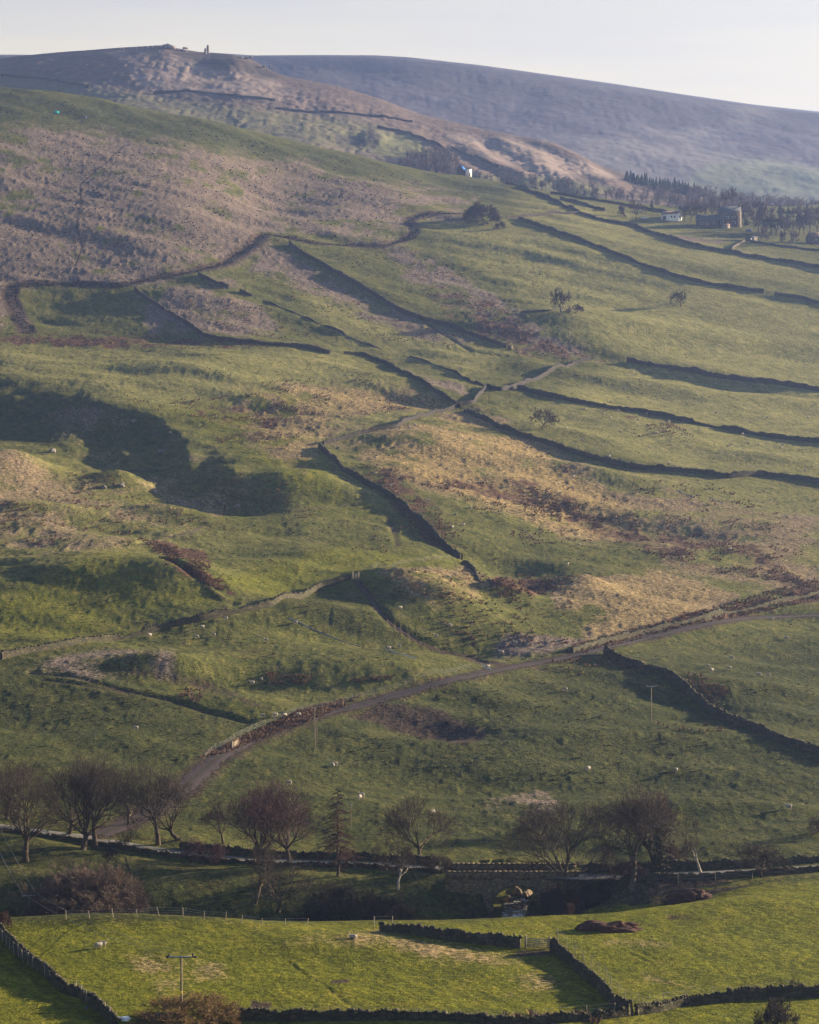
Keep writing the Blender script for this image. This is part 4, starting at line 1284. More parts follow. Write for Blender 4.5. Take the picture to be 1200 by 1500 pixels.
tree_px('bare_tree', 'thin bare tree on the shaded bank under the track mouth', 192, 1280, 62, 62, 9, kids=(5, 5, 4, 4), trunk_frac=.34)
tree_px('bare_tree', 'small twiggy tree left of the purple crowned trees', 328, 1236, 68, 52, 10, kids=(6, 5, 5, 4))
tree_px('bare_tree', 'left one of two big purple crowned trees by the lane', 377, 1268, 128, 104, 11, twig='twig_purple'  , **fan)
tree_px('bare_tree', 'right one of two big purple crowned trees by the lane', 422, 1266, 118, 96, 12, twig='twig_purple'  , **fan)
tree_px('bare_tree', 'slim twisted tree on the shaded bank beneath the purple crowns', 374, 1322, 88, 62, 13, gnarl=.25, kids=(5, 5, 5, 4), trunk_frac=.36)
tree_px('bare_tree', 'crooked tree leaning right on the shaded stream bank', 408, 1334, 92, 84, 14, lean=.35, gnarl=.25, kids=(5, 5, 5, 4), trunk_frac=.3)
tree_px('bare_tree', 'lone round bare tree on the meadow behind the lane', 614, 1258, 88, 88, 16, trunk_frac=.24, up=.4, kids=(7, 6, 5, 4))
tree_px('bare_tree', 'small dark tree in front of the lane left of the lone tree', 566, 1278, 44, 44, 17, kids=(6, 5, 4, 4))
tree_px('bare_tree', 'little tree with a pale white trunk below the lane', 583, 1303, 66, 40, 18, bark='bark_pale', kids=(5, 4, 4, 4), trunk_frac=.5)
tree_px('bare_tree', 'broad fan shaped tree standing in front of the bridge', 832, 1322, 146, 165, 19, trunk_frac=.27, up=.3, gnarl=.14, kids=(8, 6, 5, 5))
tree_px('bare_tree', 'straight trunked tree with a round crown beside the lane', 926, 1296, 134, 118, 20, trunk_frac=.36, kids=(8, 6, 5, 5))
ivy = tree_px('bare_tree', 'ivy clad dark tree right of the straight trunked tree', 965, 1285, 118, 92, 21, twig='twig_purple', trunk_frac=.45, kids=(7, 6, 5, 5))
tree_px('bare_tree', 'gnarled pale limbed tree behind the lane wall', 1028, 1283, 80, 48, 22, gnarl=.33, bark='bark_pale', kids=(4, 4, 5, 4), trunk_frac=.34)
tree_px('bare_tree', 'small dark bushy tree by the lane at the right', 1116, 1284, 56, 62, 23, trunk_frac=.2, kids=(7, 6, 5, 4))
tree_px('bare_tree', 'crooked sapling under the crown of the straight trunked tree', 896, 1282, 42, 24, 24, gnarl=.35, kids=(4, 4, 4, 3))
tree_px('bare_tree', 'short twiggy tree at the far right edge above the meadow', 1190, 1225, 30, 40, 25, trunk_frac=.2, kids=(6, 5, 4, 4))

# ivy leaves round the trunk
hI = ivy.location
ps = []
for q in range(2600):
    z = rng.uniform(.3, 8.2); rr_ = rng.normal(0, .55 + .12 * z) * (1 if z < 6 else .7); an = rng.uniform(0, 6.28)
    ps.append((rr_ * cos(an), rr_ * sin(an), z))
ps = np.array(ps); k = len(ps)
tri = ps[:, None, :] + rng.normal(0, .17, (k, 3, 3))
mesh_np('ivy_foliage', tri.reshape(-1, 3), [np.arange(3 * k).reshape(-1, 3)], M['ivy'], ivy)


def larch(u, v, hpx, wpx, label, name='larch', m='twig_red', seed=3, tk=1.0, nb=95, droop=.12, group=None, bark='bark', side=9, cat='conifer'):
    r = np.random.default_rng(seed)
    p = at_px(u, v); s_ = p[1] / F; H = hpx * s_; Wd = wpx * s_ / 2
    o = empty(name, p, 0, label, cat, group)
    a = MB()
    zz = np.linspace(-.4, H, 12); P = np.stack([.1 * np.sin(zz), .1 * np.cos(zz * .7), zz], 1)
    rad = np.linspace(H * .02, .03, 12)
    a.tubes(P[:-1], P[1:], rad[:-1], rad[1:], 6); a.build('trunk', M[bark], o, True)
    P0, P1, r0, r1 = [], [], [], []
    for k in range(nb):
        z = H * (.16 + .82 * (k + r.random()) / nb); f = 1 - z / H
        L = Wd * (f ** .8) * r.uniform(.6, 1.1) + .2
        an = r.uniform(0, 6.28); d = np.array([cos(an), sin(an), r.uniform(-.1, .25)])
        q = np.array([0, 0, z])
        for g_ in range(4):
            d = unit(d + np.array([0, 0, -droop]) + r.normal(0, .08, 3)); e = q + d * L / 4
            P0.append(q); P1.append(e); r0.append(.05 * tk * (1 - g_ / 5)); r1.append(.05 * tk * (1 - (g_ + 1) / 5))
            for t_ in range(side):
                tq = q + (e - q) * r.random(); td = unit(d * .7 + r.normal(0, .45, 3) + np.array([0, 0, -.25]))
                P0.append(tq); P1.append(tq + td * L * r.uniform(.10, .26)); r0.append(.03 * tk); r1.append(.02 * tk)
            q = e
    b = MB(); b.tubes(P0, P1, r0, r1, 3); b.build('crown', M[m], o)
    return o


larch(495, 1284, 134, 96, 'tall bare larch with drooping red-brown boughs by the lane')


def bush(u, v, hpx, wpx, label, seed, twig='twig_brown', stems=9, group='leafless bushes', kids=(4, 4, 4, 4), tw_min=.018, D=None, levels=4, twn=2):
    p = at_px(u, v, D); s_ = p[1] / F; p = p - np.array([0, 0, .1])
    g_ = TreeGen(seed, hpx * s_, wpx * s_, up=.3, stems=stems, kids=kids, rad=.13, gnarl=.2, levels=levels, twigs=twn)
    T, B = g_.meshes()
    o = empty('bush', p, 0, label, 'bush', group)
    a = MB(); a.tubes(T[0], T[1], np.maximum(T[2], .035), np.maximum(T[3], .03), 5); a.build('stems', M['bark'], o, True)
    b = MB(); b.tubes(B[0], B[1], np.maximum(B[2], tw_min), np.maximum(B[3], tw_min * .8), 3); b.build('twigs', M[twig], o)
    return o


bush(130, 1345, 104, 162, 'huge rounded bare bush by the stream at the left', 31, 'twig_tan', 14, twn=4, D=343, kids=(5, 5, 4, 4), tw_min=.02)
bush(505, 1352, 76, 116, 'brown thicket on the stream bank below the larch', 32, 'twig_brown', 11, D=343, kids=(5, 4, 4, 4), tw_min=.02)
bush(560, 1350, 50, 80, 'low brown thicket right of the bank thicket', 33, 'twig_brown', 9, D=344, tw_min=.02)
bush(822, 1348, 48, 58, 'rounded russet bush half hiding the arch', 34, 'twig_red', 10, tw_min=.02, D=345, kids=(5, 5, 4, 4))
bush(272, 1500, 48, 150, 'golden brown bush round the foot of the near pole', 35, 'twig_gold', 14, tw_min=.02)
bush(1165, 1457, 24, 28, 'small twiggy bush growing out of the bottom wall', 36, 'twig_brown', 6, tw_min=.016, levels=3)
bush(1135, 1512, 52, 66, 'bare bush rising from the bottom edge at the right', 37, 'twig_brown', 7, tw_min=.016)
bush(3, 1362, 30, 26, 'red-brown bush at the head of the near left wall', 38, 'twig_red', 7)
bush(620, 1362, 26, 62, 'reddish scrub by the wall left of the field gate', 39, 'twig_red', 9, levels=3, D=336)
bush(690, 1362, 22, 60, 'grey scrub along the stream left of the arch', 40, 'twig_brown', 9, levels=3, D=337)
bush(700, 1352, 20, 50, 'low thorn scrub near the foot of the bridge', 41, 'twig_brown', 8, levels=3, D=345)
for q, (u, v, h_, w_, D_x, tw, lb) in enumerate([(35, 1348, 40, 60, 341, 'twig_brown', 'dark scrub at the left between the pole and the huge bush'), (235, 1344, 34, 60, 342, 'twig_brown', 'dark scrub just right of the huge bush'),
                                          (300, 1342, 26, 60, 342, 'twig_brown', 'low scrub on the stream bank left of the twisted tree'), (450, 1350, 34, 60, 342, 'twig_brown', 'scrub on the bank under the crooked tree'),
                                          (870, 1335, 40, 70, 349, 'twig_brown', 'dark scrub right of the fan shaped tree'), (920, 1325, 30, 60, 350, 'twig_red', 'russet scrub at the foot of the straight trunked tree'),
                                          (640, 1300, 30, 46, 358, 'twig_brown', 'scrub at the left end of the bridge'),
                                          (300, 1262, 34, 60, 368, 'twig_purple', 'thin scrub behind the lane right of the track mouth'), (985, 1290, 44, 40, 358, 'twig_purple', 'purple thicket between the ivy clad tree and the gnarled tree'),
                                          (790, 1262, 46, 64, 386, 'twig_brown', 'thicket behind the lane left of the fan shaped tree'), (880, 1262, 40, 60, 386, 'twig_brown', 'thicket behind the lane under the round crown')]):
    bush(u, v, h_, w_, lb, 140 + q, tw, 8, D=D_x, levels=3, kids=(5, 5, 5, 4))
# thorn trees up the hill
hill_t = dict(group='thorn trees on the hillside', kids=(6, 5, 5, 4), tw_min=.05)
tree_px('thorn_tree', 'forked thorn tree alone in the upper pasture', 822, 457, 36, 25, 51, trunk_frac=.3, gnarl=.26, **hill_t)
tree_px('thorn_tree', 'compact round thorn tree alone on the smooth pasture', 998, 449, 26, 28, 52, trunk_frac=.3, gnarl=.2, **hill_t)
tree_px('thorn_tree', 'leaning thorn tree beside the lowest long wall', 794, 629, 34, 38, 53, trunk_frac=.25, gnarl=.3, lean=-.2, **hill_t)
bush(843, 457, 12, 27, 'low dark bush at the foot of the forked thorn', 54, 'twig_purple', 7, tw_min=.06, levels=3)
bush(706, 323, 30, 48, 'dark spreading bush where the upper walls meet', 55, 'twig_brown', 10, tw_min=.07)
bush(733, 336, 13, 17, 'small round bush in the pasture below the dark bush', 56, 'twig_brown', 7, tw_min=.06, levels=3)

# ------------------------------------------------------------------ village
prot = []
for k, (H, Wd, tw) in enumerate([(12.5, 10, 'twig_far'), (10.5, 9, 'twig_far'), (14, 9, 'twig_far'), (8, 9, 'twig_far')]):
    prot.append(dict(H=H, W_=Wd, seed=70 + k, twig=tw, tw_min=.10, twigs=2, kids=(6, 5, 5, 4), trunk_frac=.28, levels=3, up=.3))
vt = [(932, 322, 0), (1003, 324, 1), (1012, 325, 0), (1021, 324, 2), (1031, 324, 1), (1042, 322, 2), (1050, 318, 0), (1063, 310, 2), (1072, 309, 2), (1094, 330, 1), (1104, 335, 3), (1112, 340, 0), (1122, 342, 1),
      (1130, 344, 2), (1138, 346, 0), (1150, 346, 2), (1160, 348, 1), (1170, 346, 2), (1178, 344, 0), (1188, 345, 2), (1197, 342, 1), (1105, 322, 0), (1117, 325, 2), (1128, 326, 0), (1142, 328, 2), (1158, 328, 0),
      (1172, 328, 2), (1186, 328, 0), (1199, 328, 2), (1116, 352, 3), (1140, 356, 3), (1160, 358, 3), (917, 318, 3), (1210, 335, 0)]
vt.sort()
mk = {}
for n, (u, v, k) in enumerate(vt):
    p = at_px(u, v)
    lb = f'hazy bare village tree, {ORD[n + 1]} from the left of {NUM[len(vt)]}'
    if k not in mk:
        mk[k] = make_tree('village_tree', lb, p, group='bare trees round the village', **prot[k])
    else:
        c = copy_tree(mk[k]); c.location = p; c['label'] = lb
        s_ = rng.uniform(.85, 1.2); c.scale = (s_, s_, s_ * rng.uniform(.9, 1.1)); c.rotation_euler[2] = rng.uniform(0, 6.28)
cf = dict(name='conifer_tree', m='needles', tk=5.0, droop=.08, nb=60, group='dark conifers round the village', side=14)
cfs = [(1085, 324, 38, 22, 'dark pine top beside the chimney of the stone house'), (955, 312, 20, 10, 'small dark conifer left of the white cottage'), (1182, 330, 34, 13, 'pointed dark conifer above the village trees at the right'),
       (1113, 322, 34, 12, 'narrow conifer rising behind the stone house'), (1155, 332, 32, 13, 'middle pointed conifer among the village trees'), (1093, 330, 8, 9, 'round evergreen shrub at the gable of the stone house')]
for q, (u, v, h_, w_, lb) in enumerate(cfs):
    larch(u, v, h_, w_, lb, seed=90 + q, **cf)


def far_wood(name, label, polys, sheet, n, H, m, shape='bare', seed=1):
    r = np.random.default_rng(seed)
    b = MB()
    cnt = 0
    P0, P1, r0, r1 = [], [], [], []
    while cnt < n:
        poly = np.array(polys)
        b0, b1 = poly.min(0), poly.max(0)
        u, v = r.uniform(b0[0], b1[0]), r.uniform(b0[1], b1[1])
        ins = False
        for i in range(len(poly)):
            p, q = poly[i], poly[(i + 1) % len(poly)]
            if (p[1] > v) != (q[1] > v) and u < (q[0] - p[0]) * (v - p[1]) / (q[1] - p[1]) + p[0]: ins = not ins
        cnt += 1
        if not ins: continue
        g_ = sheet.hit(u, v, dmin=1660 if sheet is not hill else 300)
        h_ = H * r.uniform(.7, 1.25)
        if shape == 'bare':
            P0.append(g_); P1.append(g_ + [0, 0, h_ * .5]); r0.append(.25); r1.append(.15)
            for k in range(26):
                z = h_ * r.uniform(.25, .75); an = r.uniform(0, 6.28); L = h_ * r.uniform(.18, .42)
                q0 = g_ + np.array([r.normal(0, .4), r.normal(0, .4), z])
                P0.append(q0); P1.append(q0 + np.array([cos(an) * .7, sin(an) * .7, r.uniform(.2, .9)]) * L); r0.append(.16); r1.append(.07)
        else:
            for k in range(14):
                z = h_ * (.08 + .9 * k / 14); R_ = h_ * .22 * (1 - z / h_) + .15; an0 = r.uniform(0, 6)
                for j in range(5):
                    an = an0 + j * 1.256
                    q0 = g_ + np.array([0, 0, z + .8]); P0.append(q0); P1.append(g_ + np.array([cos(an) * R_, sin(an) * R_, z - .2])); r0.append(.12); r1.append(.45 * (1 - z / h_) + .12)
    b.tubes(P0, P1, r0, r1, 3)
    o = b.build(name, m, None)
    return tag(o, label, 'wood', kind='stuff')


far_wood('valley_wood', 'purple bare wood behind the blue roofed house', [(585, 246), (600, 232), (625, 226), (650, 228), (672, 238), (680, 258), (600, 258)], shB, 200, 9, M['twig_far'], seed=2)
far_wood('valley_wood', 'strip of bare wood along the foot of the tor', [(700, 262), (760, 262), (830, 272), (900, 282), (960, 292), (960, 300), (880, 294), (760, 274), (700, 268)], shB, 300, 8, M['twig_far'], seed=3)
far_wood('conifer_plantation', 'dark conifer plantation on the right flank of the tor', [(915, 262), (960, 268), (1010, 277), (1040, 286), (1030, 290), (960, 278), (915, 266)], shB, 420, 7, M['needles'], 'fir', seed=4)
far_wood('valley_wood', 'hazy wood filling the valley behind the village', [(960, 290), (1040, 288), (1080, 296), (1210, 302), (1210, 320), (1080, 318), (960, 306)], shB, 520, 10, M['twig_far'], seed=5)


def house(name, label, cat, p, w, d, h, rh, rz, wall_m, roof_m, wins=(), chim=(), doors=(), skylights=(), eave=.25, gable_m=None):
    o = empty(name, p, rz, label, cat)
    b = MB()
    x, y = w / 2, d / 2
    V = [[-x, -y, -1.2], [x, -y, -1.2], [x, y, -1.2], [-x, y, -1.2], [-x, -y, h], [x, -y, h], [x, y, h], [-x, y, h], [-x, 0, h + rh], [x, 0, h + rh]]
    b.add(V, f3=[[4, 8, 7], [5, 6, 9]], f4=[[0, 1, 5, 4], [1, 2, 6, 5], [2, 3, 7, 6], [3, 0, 4, 7]])
    b.build('wall', wall_m, o)
    r = MB(); e = eave; tk = .16
    for sg in (-1, 1):
        y0 = sg * (y + e); z0 = h - e * rh / y
        P = [[-x - e, y0, z0 + .04], [x + e, y0, z0 + .04], [x + e, 0, h + rh + .04], [-x - e, 0, h + rh + .04]]
        P += [[q[0], q[1], q[2] + tk] for q in P]
        F_ = [[0, 1, 2, 3][::-1], [4, 5, 6, 7], [0, 1, 5, 4], [1, 2, 6, 5], [2, 3, 7, 6], [3, 0, 4, 7]]
        if sg > 0: F_ = [q[::-1] for q in F_]
        r.add(P, f4=F_)
    ro = r.build('roof', roof_m, o)
    for cx, cw, ch in chim:
        c = MB(); c.box((cx, 0, h + rh + ch / 2 - .5), (cw, .8, ch + 1)); c.box((cx, 0, h + rh + ch + .06), (cw + .15, .95, .14)); c.box((cx, 0, h + rh + ch + .35), (.3, .3, .45), top=.8)
        c.build('chimney', wall_m, ro)
    for sx, sz_, f_ in skylights:
        c = MB(); yy = -y * (1 - f_); zz = h + rh * f_
        c.box((sx, yy - .02, zz + .26), (.9, .8, .08)); c.build('skylight', M['blue_roof'], ro)
    for side, cx, cz, ww, wh in wins:
        fr = MB(); gl = MB(); si = MB()
        if side == 'f':
            fr.box((cx, -y - .03, cz), (ww + .24, .10, wh + .24)); gl.box((cx, -y - .085, cz), (ww, .05, wh)); gl.box((cx, -y - .085, cz), (ww, .05, wh)) if False else None
            si.box((cx, -y - .12, cz - wh / 2 - .18), (ww + .4, .28, .1))
        else:
            sg = 1 if side == 'r' else -1
            fr.box((sg * (x + .03), cx, cz), (.10, ww + .24, wh + .24)); gl.box((sg * (x + .085), cx, cz), (.05, ww, wh))
            si.box((sg * (x + .12), cx, cz - wh / 2 - .18), (.28, ww + .4, .1))
        wo_ = fr.build('window', M['white_wall'], o)
        gl.build('pane', M['glass'], wo_); si.build('sill', M['house_stone'], wo_)
    for side, cx, ww, wh in doors:
        db = MB(); kn = MB()
        db.box((cx, -y - .05, wh / 2), (ww, .12, wh)); kn.box((cx + ww * .35, -y - .14, wh * .5), (.08, .08, .16))
        do = db.build('door', M['wood'] if side == 'f' else M['glass'], o)
        kn.build('handle', M['steel'], do)
    return o


def on(u, v, dz=0.0):
    p = hill.hit(u, v); return (p[0], p[1], p[2] + dz)


# white cottage
house('cottage', 'white cottage with a tan roof beside the topmost wall', 'house', on(984, 322), 11.0, 7.5, 3.4, 2.0, R(-28), M['white_wall'], M['tile'],
      wins=[('f', 1.5, 1.8, 1.0, 1.0), ('f', 3.6, 1.8, 1.0, 1.0), ('r', -1.2, 1.7, .9, 1.0), ('r', 1.4, 1.7, .9, 1.0)], doors=[('g', -3.2, 2.0, 2.2)], chim=[(4.4, .8, .8)])
# stone house and its lower wing
house('stone_house', 'tall stone house with end chimneys among the village trees', 'house', on(1069, 331), 13.5, 8.0, 8.2, 3.8, R(-16), M['house_stone'], M['slate'],
      wins=[('f', -4.2, 1.8, 1.4, 1.5), ('f', 3.2, 1.8, 1.8, 1.5), ('f', -4.2, 4.9, 1.3, 1.4), ('f', -.6, 4.9, 1.1, 1.4), ('f', 3.2, 4.9, 1.4, 1.4), ('r', -1.6, 4.8, .9, 1.3), ('r', 1.6, 4.8, .9, 1.3), ('r', 0, 1.8, .9, 1.3)],
      doors=[('f', -.4, 1.2, 2.2)], chim=[(-6.2, 1.0, 2.2), (6.2, 1.3, 1.8)])
house('stone_barn', 'low stone wing with two blue skylights left of the tall house', 'house', on(1037, 331), 14.0, 7.0, 3.2, 3.6, R(-10), M['house_stone'], M['slate'],
      wins=[('f', -4, 1.5, 1.0, 1.0), ('f', 3.6, 1.5, 1.2, 1.0)], doors=[('f', 0, 1.3, 2.1)], skylights=[(-.5, 0, .5), (2.8, 0, .5)])
house('village_house', 'brown roofed house with a white gable at the right edge', 'house', on(1197, 357), 11.0, 7.0, 3.8, 2.8, R(20), M['house_stone'], M['tile'],
      wins=[('f', 2.0, 1.9, 1.8, 1.4), ('f', -2.6, 1.9, 1.3, 1.3), ('l', 0, 1.9, 1.0, 1.2)], chim=[(-4.6, .8, 1.2)], doors=[('f', -.4, 1.0, 2.0)])
house('shed', 'small timber shed in front of the tall stone house', 'shed', on(1064, 334), 4.0, 2.4, 1.7, .7, R(10), M['pale_wood'], M['tile'], doors=[('f', 0, .9, 1.6)])
house('outbuilding', 'low pale outbuilding beside the verge wall below the village', 'shed', on(1101, 353), 5.5, 4.0, 1.9, .8, R(25), M['house_stone'], M['slate'], doors=[('f', .5, 1.1, 1.8)], wins=[('f', -1.6, 1.2, .7, .6)])
# blue roofed house on the brow
pr = hill.hit(676, 257); pr = np.array([pr[0], pr[1] + 8, hill.zat(pr[0], pr[1] + 8)[0]])
hb = house('hill_house', 'house on the brow with a bright blue roof and white lit side', 'house', (pr[0], pr[1], pr[2] - .4), 5.6, 4.6, 4.6, 2.6, R(-110), M['house_stone'], M['blue_roof'],
           wins=[('l', 0, 2.9, .8, 1.0), ('f', 0, 2.8, 1.0, 1.0), ('f', -1.6, 2.8, .8, 1.0)], chim=[(-2.2, .7, .8)], doors=[('f', 1.6, .9, 2.0)])
ex = MB(); ex.box((0, 0, 2.0), (4.0, 4.4, 5.2)); exr = MB(); exr.box((0, 0, 4.68), (4.3, 4.7, .14))
exo = empty('house_extension', (pr[0] + 4.6, pr[1] + .5, pr[2] - .4), R(20), 'flat topped white cube of a building touching the blue roofed house', 'building')
ex.build('wall', M['white_wall'], exo); exr.build('roof', M['white_wall'], exo)
dd_ = MB(); dd_.box((.6, -2.24, 1.2), (1.0, .1, 2.0)); do_ = dd_.build('door', M['wood'], exo)

# vehicles
def car(label, p, rz, m):
    o = empty('parked_car', p, rz, label, 'car', 'cars parked by the village')
    prof = [(-2.1, .35), (-2.1, .85), (-1.9, .95), (-1.2, 1.0), (-.75, 1.42), (.75, 1.45), (1.35, 1.0), (2.0, .9), (2.12, .6), (2.1, .35)]
    n = len(prof)
    V = []
    for y, ins in ((-.82, 0), (.82, 0)):
        for x, z in prof: V.append((x, y * (1 if z < 1.1 else .82), z))
    bm = bmesh.new(); vs = [bm.verts.new(q) for q in V]
    bm.faces.new(vs[:n]); bm.faces.new(vs[n:][::-1])
    for k in range(n): bm.faces.new((vs[k], vs[n + k], vs[n + (k + 1) % n], vs[(k + 1) % n]))
    bmesh.ops.recalc_face_normals(bm, faces=bm.faces)
    me = bpy.data.meshes.new('body'); bm.to_mesh(me); bm.free(); me.materials.append(m)
    b = bpy.data.objects.new('body', me); C.objects.link(b); b.parent = o
    g_ = MB(); g_.box((0, 0, 1.2), (1.7, 1.50, .30)); g_.build('windows', M['glass'], o)
    for x in (-1.3, 1.3):
        for y in (-.8, .8):
            wv = MB(); wv.tubes([[x, y - .1, .32]], [[x, y + .1, .32]], [.32], [.32], 12); wv.tubes([[x, y + .1, .32]], [[x, y - .1, .32]], [.32], [.32], 12)
            wh = wv.build('wheel', M['rubber'], o)
            hb_ = MB(); hb_.tubes([[x, y - .12, .32]], [[x, y + .12, .32]], [.17], [.17], 10); hb_.tubes([[x, y + .12, .32]], [[x, y - .12, .32]], [.17], [.17], 10); hb_.build('hub', M['steel'], wh)
    for y in (-.55, .55):
        l_ = MB(); l_.box((2.08, y, .72), (.1, .3, .16)); l_.build('headlight', M['white_sheet'], o)
    return o


car('pale blue car parked on the grass left of the white cottage', on(944, 321), .1, M['car_paint'])
car('blue car parked in the yard below the stone house', on(1098, 339), .3, M['blue_sheet'])
car('white car half hidden by the trees right of the stone house', on(1141, 337), -.2, M['white_sheet'])

# small pale stone block, teal sheet, blue sheet, white sheet
p = hill.hit(748, 512)
o = empty('stone_block', p, .3, 'small pale stone block standing at the foot of the diagonal wall', 'stone hut')
b = MB(); b.box((0, 0, .8), (2.0, 1.2, 2.0), 0, .05); b.build('wall', M['rock_pale'], o)
b = MB(); b.box((0, 0, 1.9), (2.2, 1.4, .2), 0, .03); b.build('slab', M['rock_pale'], o)
p = hill.hit(83, 166)
o = empty('tarpaulin_shelter', p, .2, 'teal sheeted shelter near the top of the green hill', 'shelter')
b = MB(); b.add([[-1.8, -1, 0], [1.8, -1, 0], [1.8, 1, 0], [-1.8, 1, 0], [-1.5, -.3, 1.7], [1.6, -.2, 1.5], [1.6, .3, 1.5], [-1.5, .3, 1.7]], f4=[[4, 5, 6, 7], [0, 1, 5, 4], [1, 2, 6, 5], [2, 3, 7, 6], [3, 0, 4, 7]]); b.build('sheet', M['teal'], o)
b = MB()
for x, y in ((-1.8, -1), (1.8, -1), (1.8, 1), (-1.8, 1)): b.tubes([[x * 1.02, y * 1.03, -.2]], [[x * .95, y * .6, 1.2]], [.05], [.05], 5)
b.build('poles', M['wood'], o)
tag(lump('blue_sheet', hill.hit(125, 172), (1.3, .8, .6), M['blue_sheet'], .3, 2), 'crumpled blue sheet on the brow right of the teal shelter', 'tarpaulin')
tag(lump('white_sheet', hill.hit(181, 1493), (1.0, .7, .22), M['white_sheet'], .5, 3), 'crumpled white sheet lying past the end of the near wall', 'plastic sheet')
tag(lump('feed_bag', hill.hit(127, 1477), (.18, .14, .14), M['blue_sheet'], .3, 2), 'tiny pale blue bag on the grass left of the near wall', 'bag')
tag(lump('feed_bag', hill.hit(808, 1499), (.28, .2, .25), M['blue_sheet'], .3, 2), 'blue bag at the foot of the bottom wall', 'bag')
p = hill.hit(240, 1492)
o = empty('water_trough', p, .2, 'pale trough half hidden in the golden bush', 'trough')
b = MB()
for c_, d_ in (((0, -.35, .35), (1.6, .06, .5)), ((0, .35, .35), (1.6, .06, .5)), ((-.8, 0, .35), (.06, .64, .5)), ((.8, 0, .35), (.06, .64, .5)), ((0, 0, .13), (1.54, .64, .06))): b.box(c_, d_)
b.build('basin', M['white_sheet'], o); b = MB(); b.box((-.6, 0, 0), (.15, .6, .3)); b.box((.6, 0, 0), (.15, .6, .3)); b.build('feet', M['rock'], o)

# ------------------------------------------------------------------ gates
def gate(label, pa, pb, h, bars, m, group='field gates', posts=True):
    pa = np.array(pa); pb = np.array(pb); d = pb - pa; L = np.linalg.norm(d[:2]); rz = math.atan2(d[1], d[0])
    o = empty('field_gate', pa, rz, label, 'gate', group)
    sl_ = d[2] / L
    for x in (0, L):
        b = MB(); b.box((x, 0, sl_ * x + h * .5), (.24, .24, h * 1.35 + .2)); b.build('post', M['wood'], o)
    b = MB()
    for k in range(bars): b.box((L / 2, 0, sl_ * L / 2 + .22 + (h - .3) * k / (bars - 1)), (L - .3, .07, .11))
    for x in (.25, L * .5, L - .25): b.box((x, 0, sl_ * x + .2 + (h - .3) / 2), (.10, .09, h - .1))
    b.build('bars', m, o)
    b = MB(); b.tubes([[.25, -.05, .25]], [[L - .25, -.05, h - .15]], [.05], [.05], 5); b.build('brace', m, o)
    return o


ga = hill.hit(770, 1389); gb = hill.hit(805, 1390)
gate('pale five barred gate between two near walls', ga, gb, 1.35, 5, M['pale_wood'])
p = hill.hit(521, 850)
gate('small pale gate at the top end of the sunlit wall', p + np.array([-.8, 0, 0]), p + np.array([.8, .5, 0]), 1.9, 7, M['pale_wood'])
ga = hill.hit(1122, 430); gb = hill.hit(1133, 431)
gate('grey metal gate in the long upper wall', ga, gb, 1.3, 5, M['pale_wood'])
ga = hill.hit(340, 1098); gb = hill.hit(348, 1093)
gate('small wooden gate where the fence meets the farm track', ga, gb, 1.3, 5, M['wood'])

# ------------------------------------------------------------------ fences
def fence(label, pts, gap, h=1.15, r_=.055, lean=.06, P=None, group='post and wire fences', wires=3, m='wood'):
    if P is None: P = np.array([hill.hit(u, v) for u, v in pts])
    Q = resample(P, gap)
    Q[:, 2] = hill.zat(Q[:, 0], Q[:, 1])
    o = empty('wire_fence', Q[0], 0, label, 'fence', group)
    tops = []
    for q in Q:
        b = MB(); l_ = rng.normal(0, lean, 2) * h; q0 = q - Q[0]
        tp = q0 + np.array([l_[0], l_[1], h * rng.uniform(.85, 1.1)])
        b.tubes([q0 - np.array([0, 0, .3])], [tp], [r_], [r_ * .9], 6); b.build('post', M[m], o); tops.append((q0, tp))
    b = MB()
    for k in range(wires):
        f = .95 - .28 * k
        A = np.array([q + (t_ - q) * f for q, t_ in tops])
        b.tubes(A[:-1], A[1:], np.full(len(A) - 1, .012), np.full(len(A) - 1, .012), 3)
    b.build('wires', M['wire'], o)
    return o


fence('broken fence of leaning posts along the stream by the huge bush', [(97, 1347), (130, 1346), (170, 1345), (200, 1344), (219, 1343), (235, 1342), (250, 1342), (270, 1343), (284, 1344), (304, 1347), (330, 1350)], 2.9, 1.25, .065, .25, m='wood')
fence('short row of pale posts between the stream and the near field', [(352, 1353), (375, 1356), (388, 1357), (420, 1357), (450, 1357)], 2.4, 1.1, .06, .12, m='wood')
fence('fence following the farm track up from the lane', [(300, 1112), (318, 1098), (345, 1082), (380, 1066), (415, 1052), (450, 1041), (490, 1034), (540, 1020), (600, 1002), (650, 988), (690, 980)], 3.0, 1.25)
fence('fence of thin posts right of the small pale gate', [(530, 838), (550, 834), (583, 828), (620, 823), (660, 820)], 3.0, 1.35, .07)
fence('fence standing behind the near wall below the field gate', None, 3.0, 1.75, .05, P=np.array([hill.hit(u + 6, v) for u, v in [(812, 1380), (845, 1406), (880, 1438), (910, 1468), (930, 1478)]]))
fence('fence along the foot of the bottom right wall', None, 3.4, 1.7, .05, P=np.array([hill.hit(u, v + 2) for u, v in [(940, 1480), (1000, 1468), (1060, 1463), (1120, 1458), (1200, 1455)]]))
fence('fence along the foot of the bottom left wall', None, 3.4, 1.4, .05, P=np.array([hill.hit(u, v + 3) for u, v in [(350, 1490), (500, 1490), (600, 1489), (750, 1497), (900, 1484)]]))
fence('tall posted fence beside the lane right of the bridge', None, 4.2, 1.5, .06, .1, P=lane_side(-4.6, BX + 24, 52), m='wood')
Wq = np.array([hill.hit(u, v) for u, v in [(0, 1366), (20, 1389), (45, 1411), (65, 1424), (88, 1443), (120, 1456), (140, 1473), (160, 1488), (168, 1496)]])
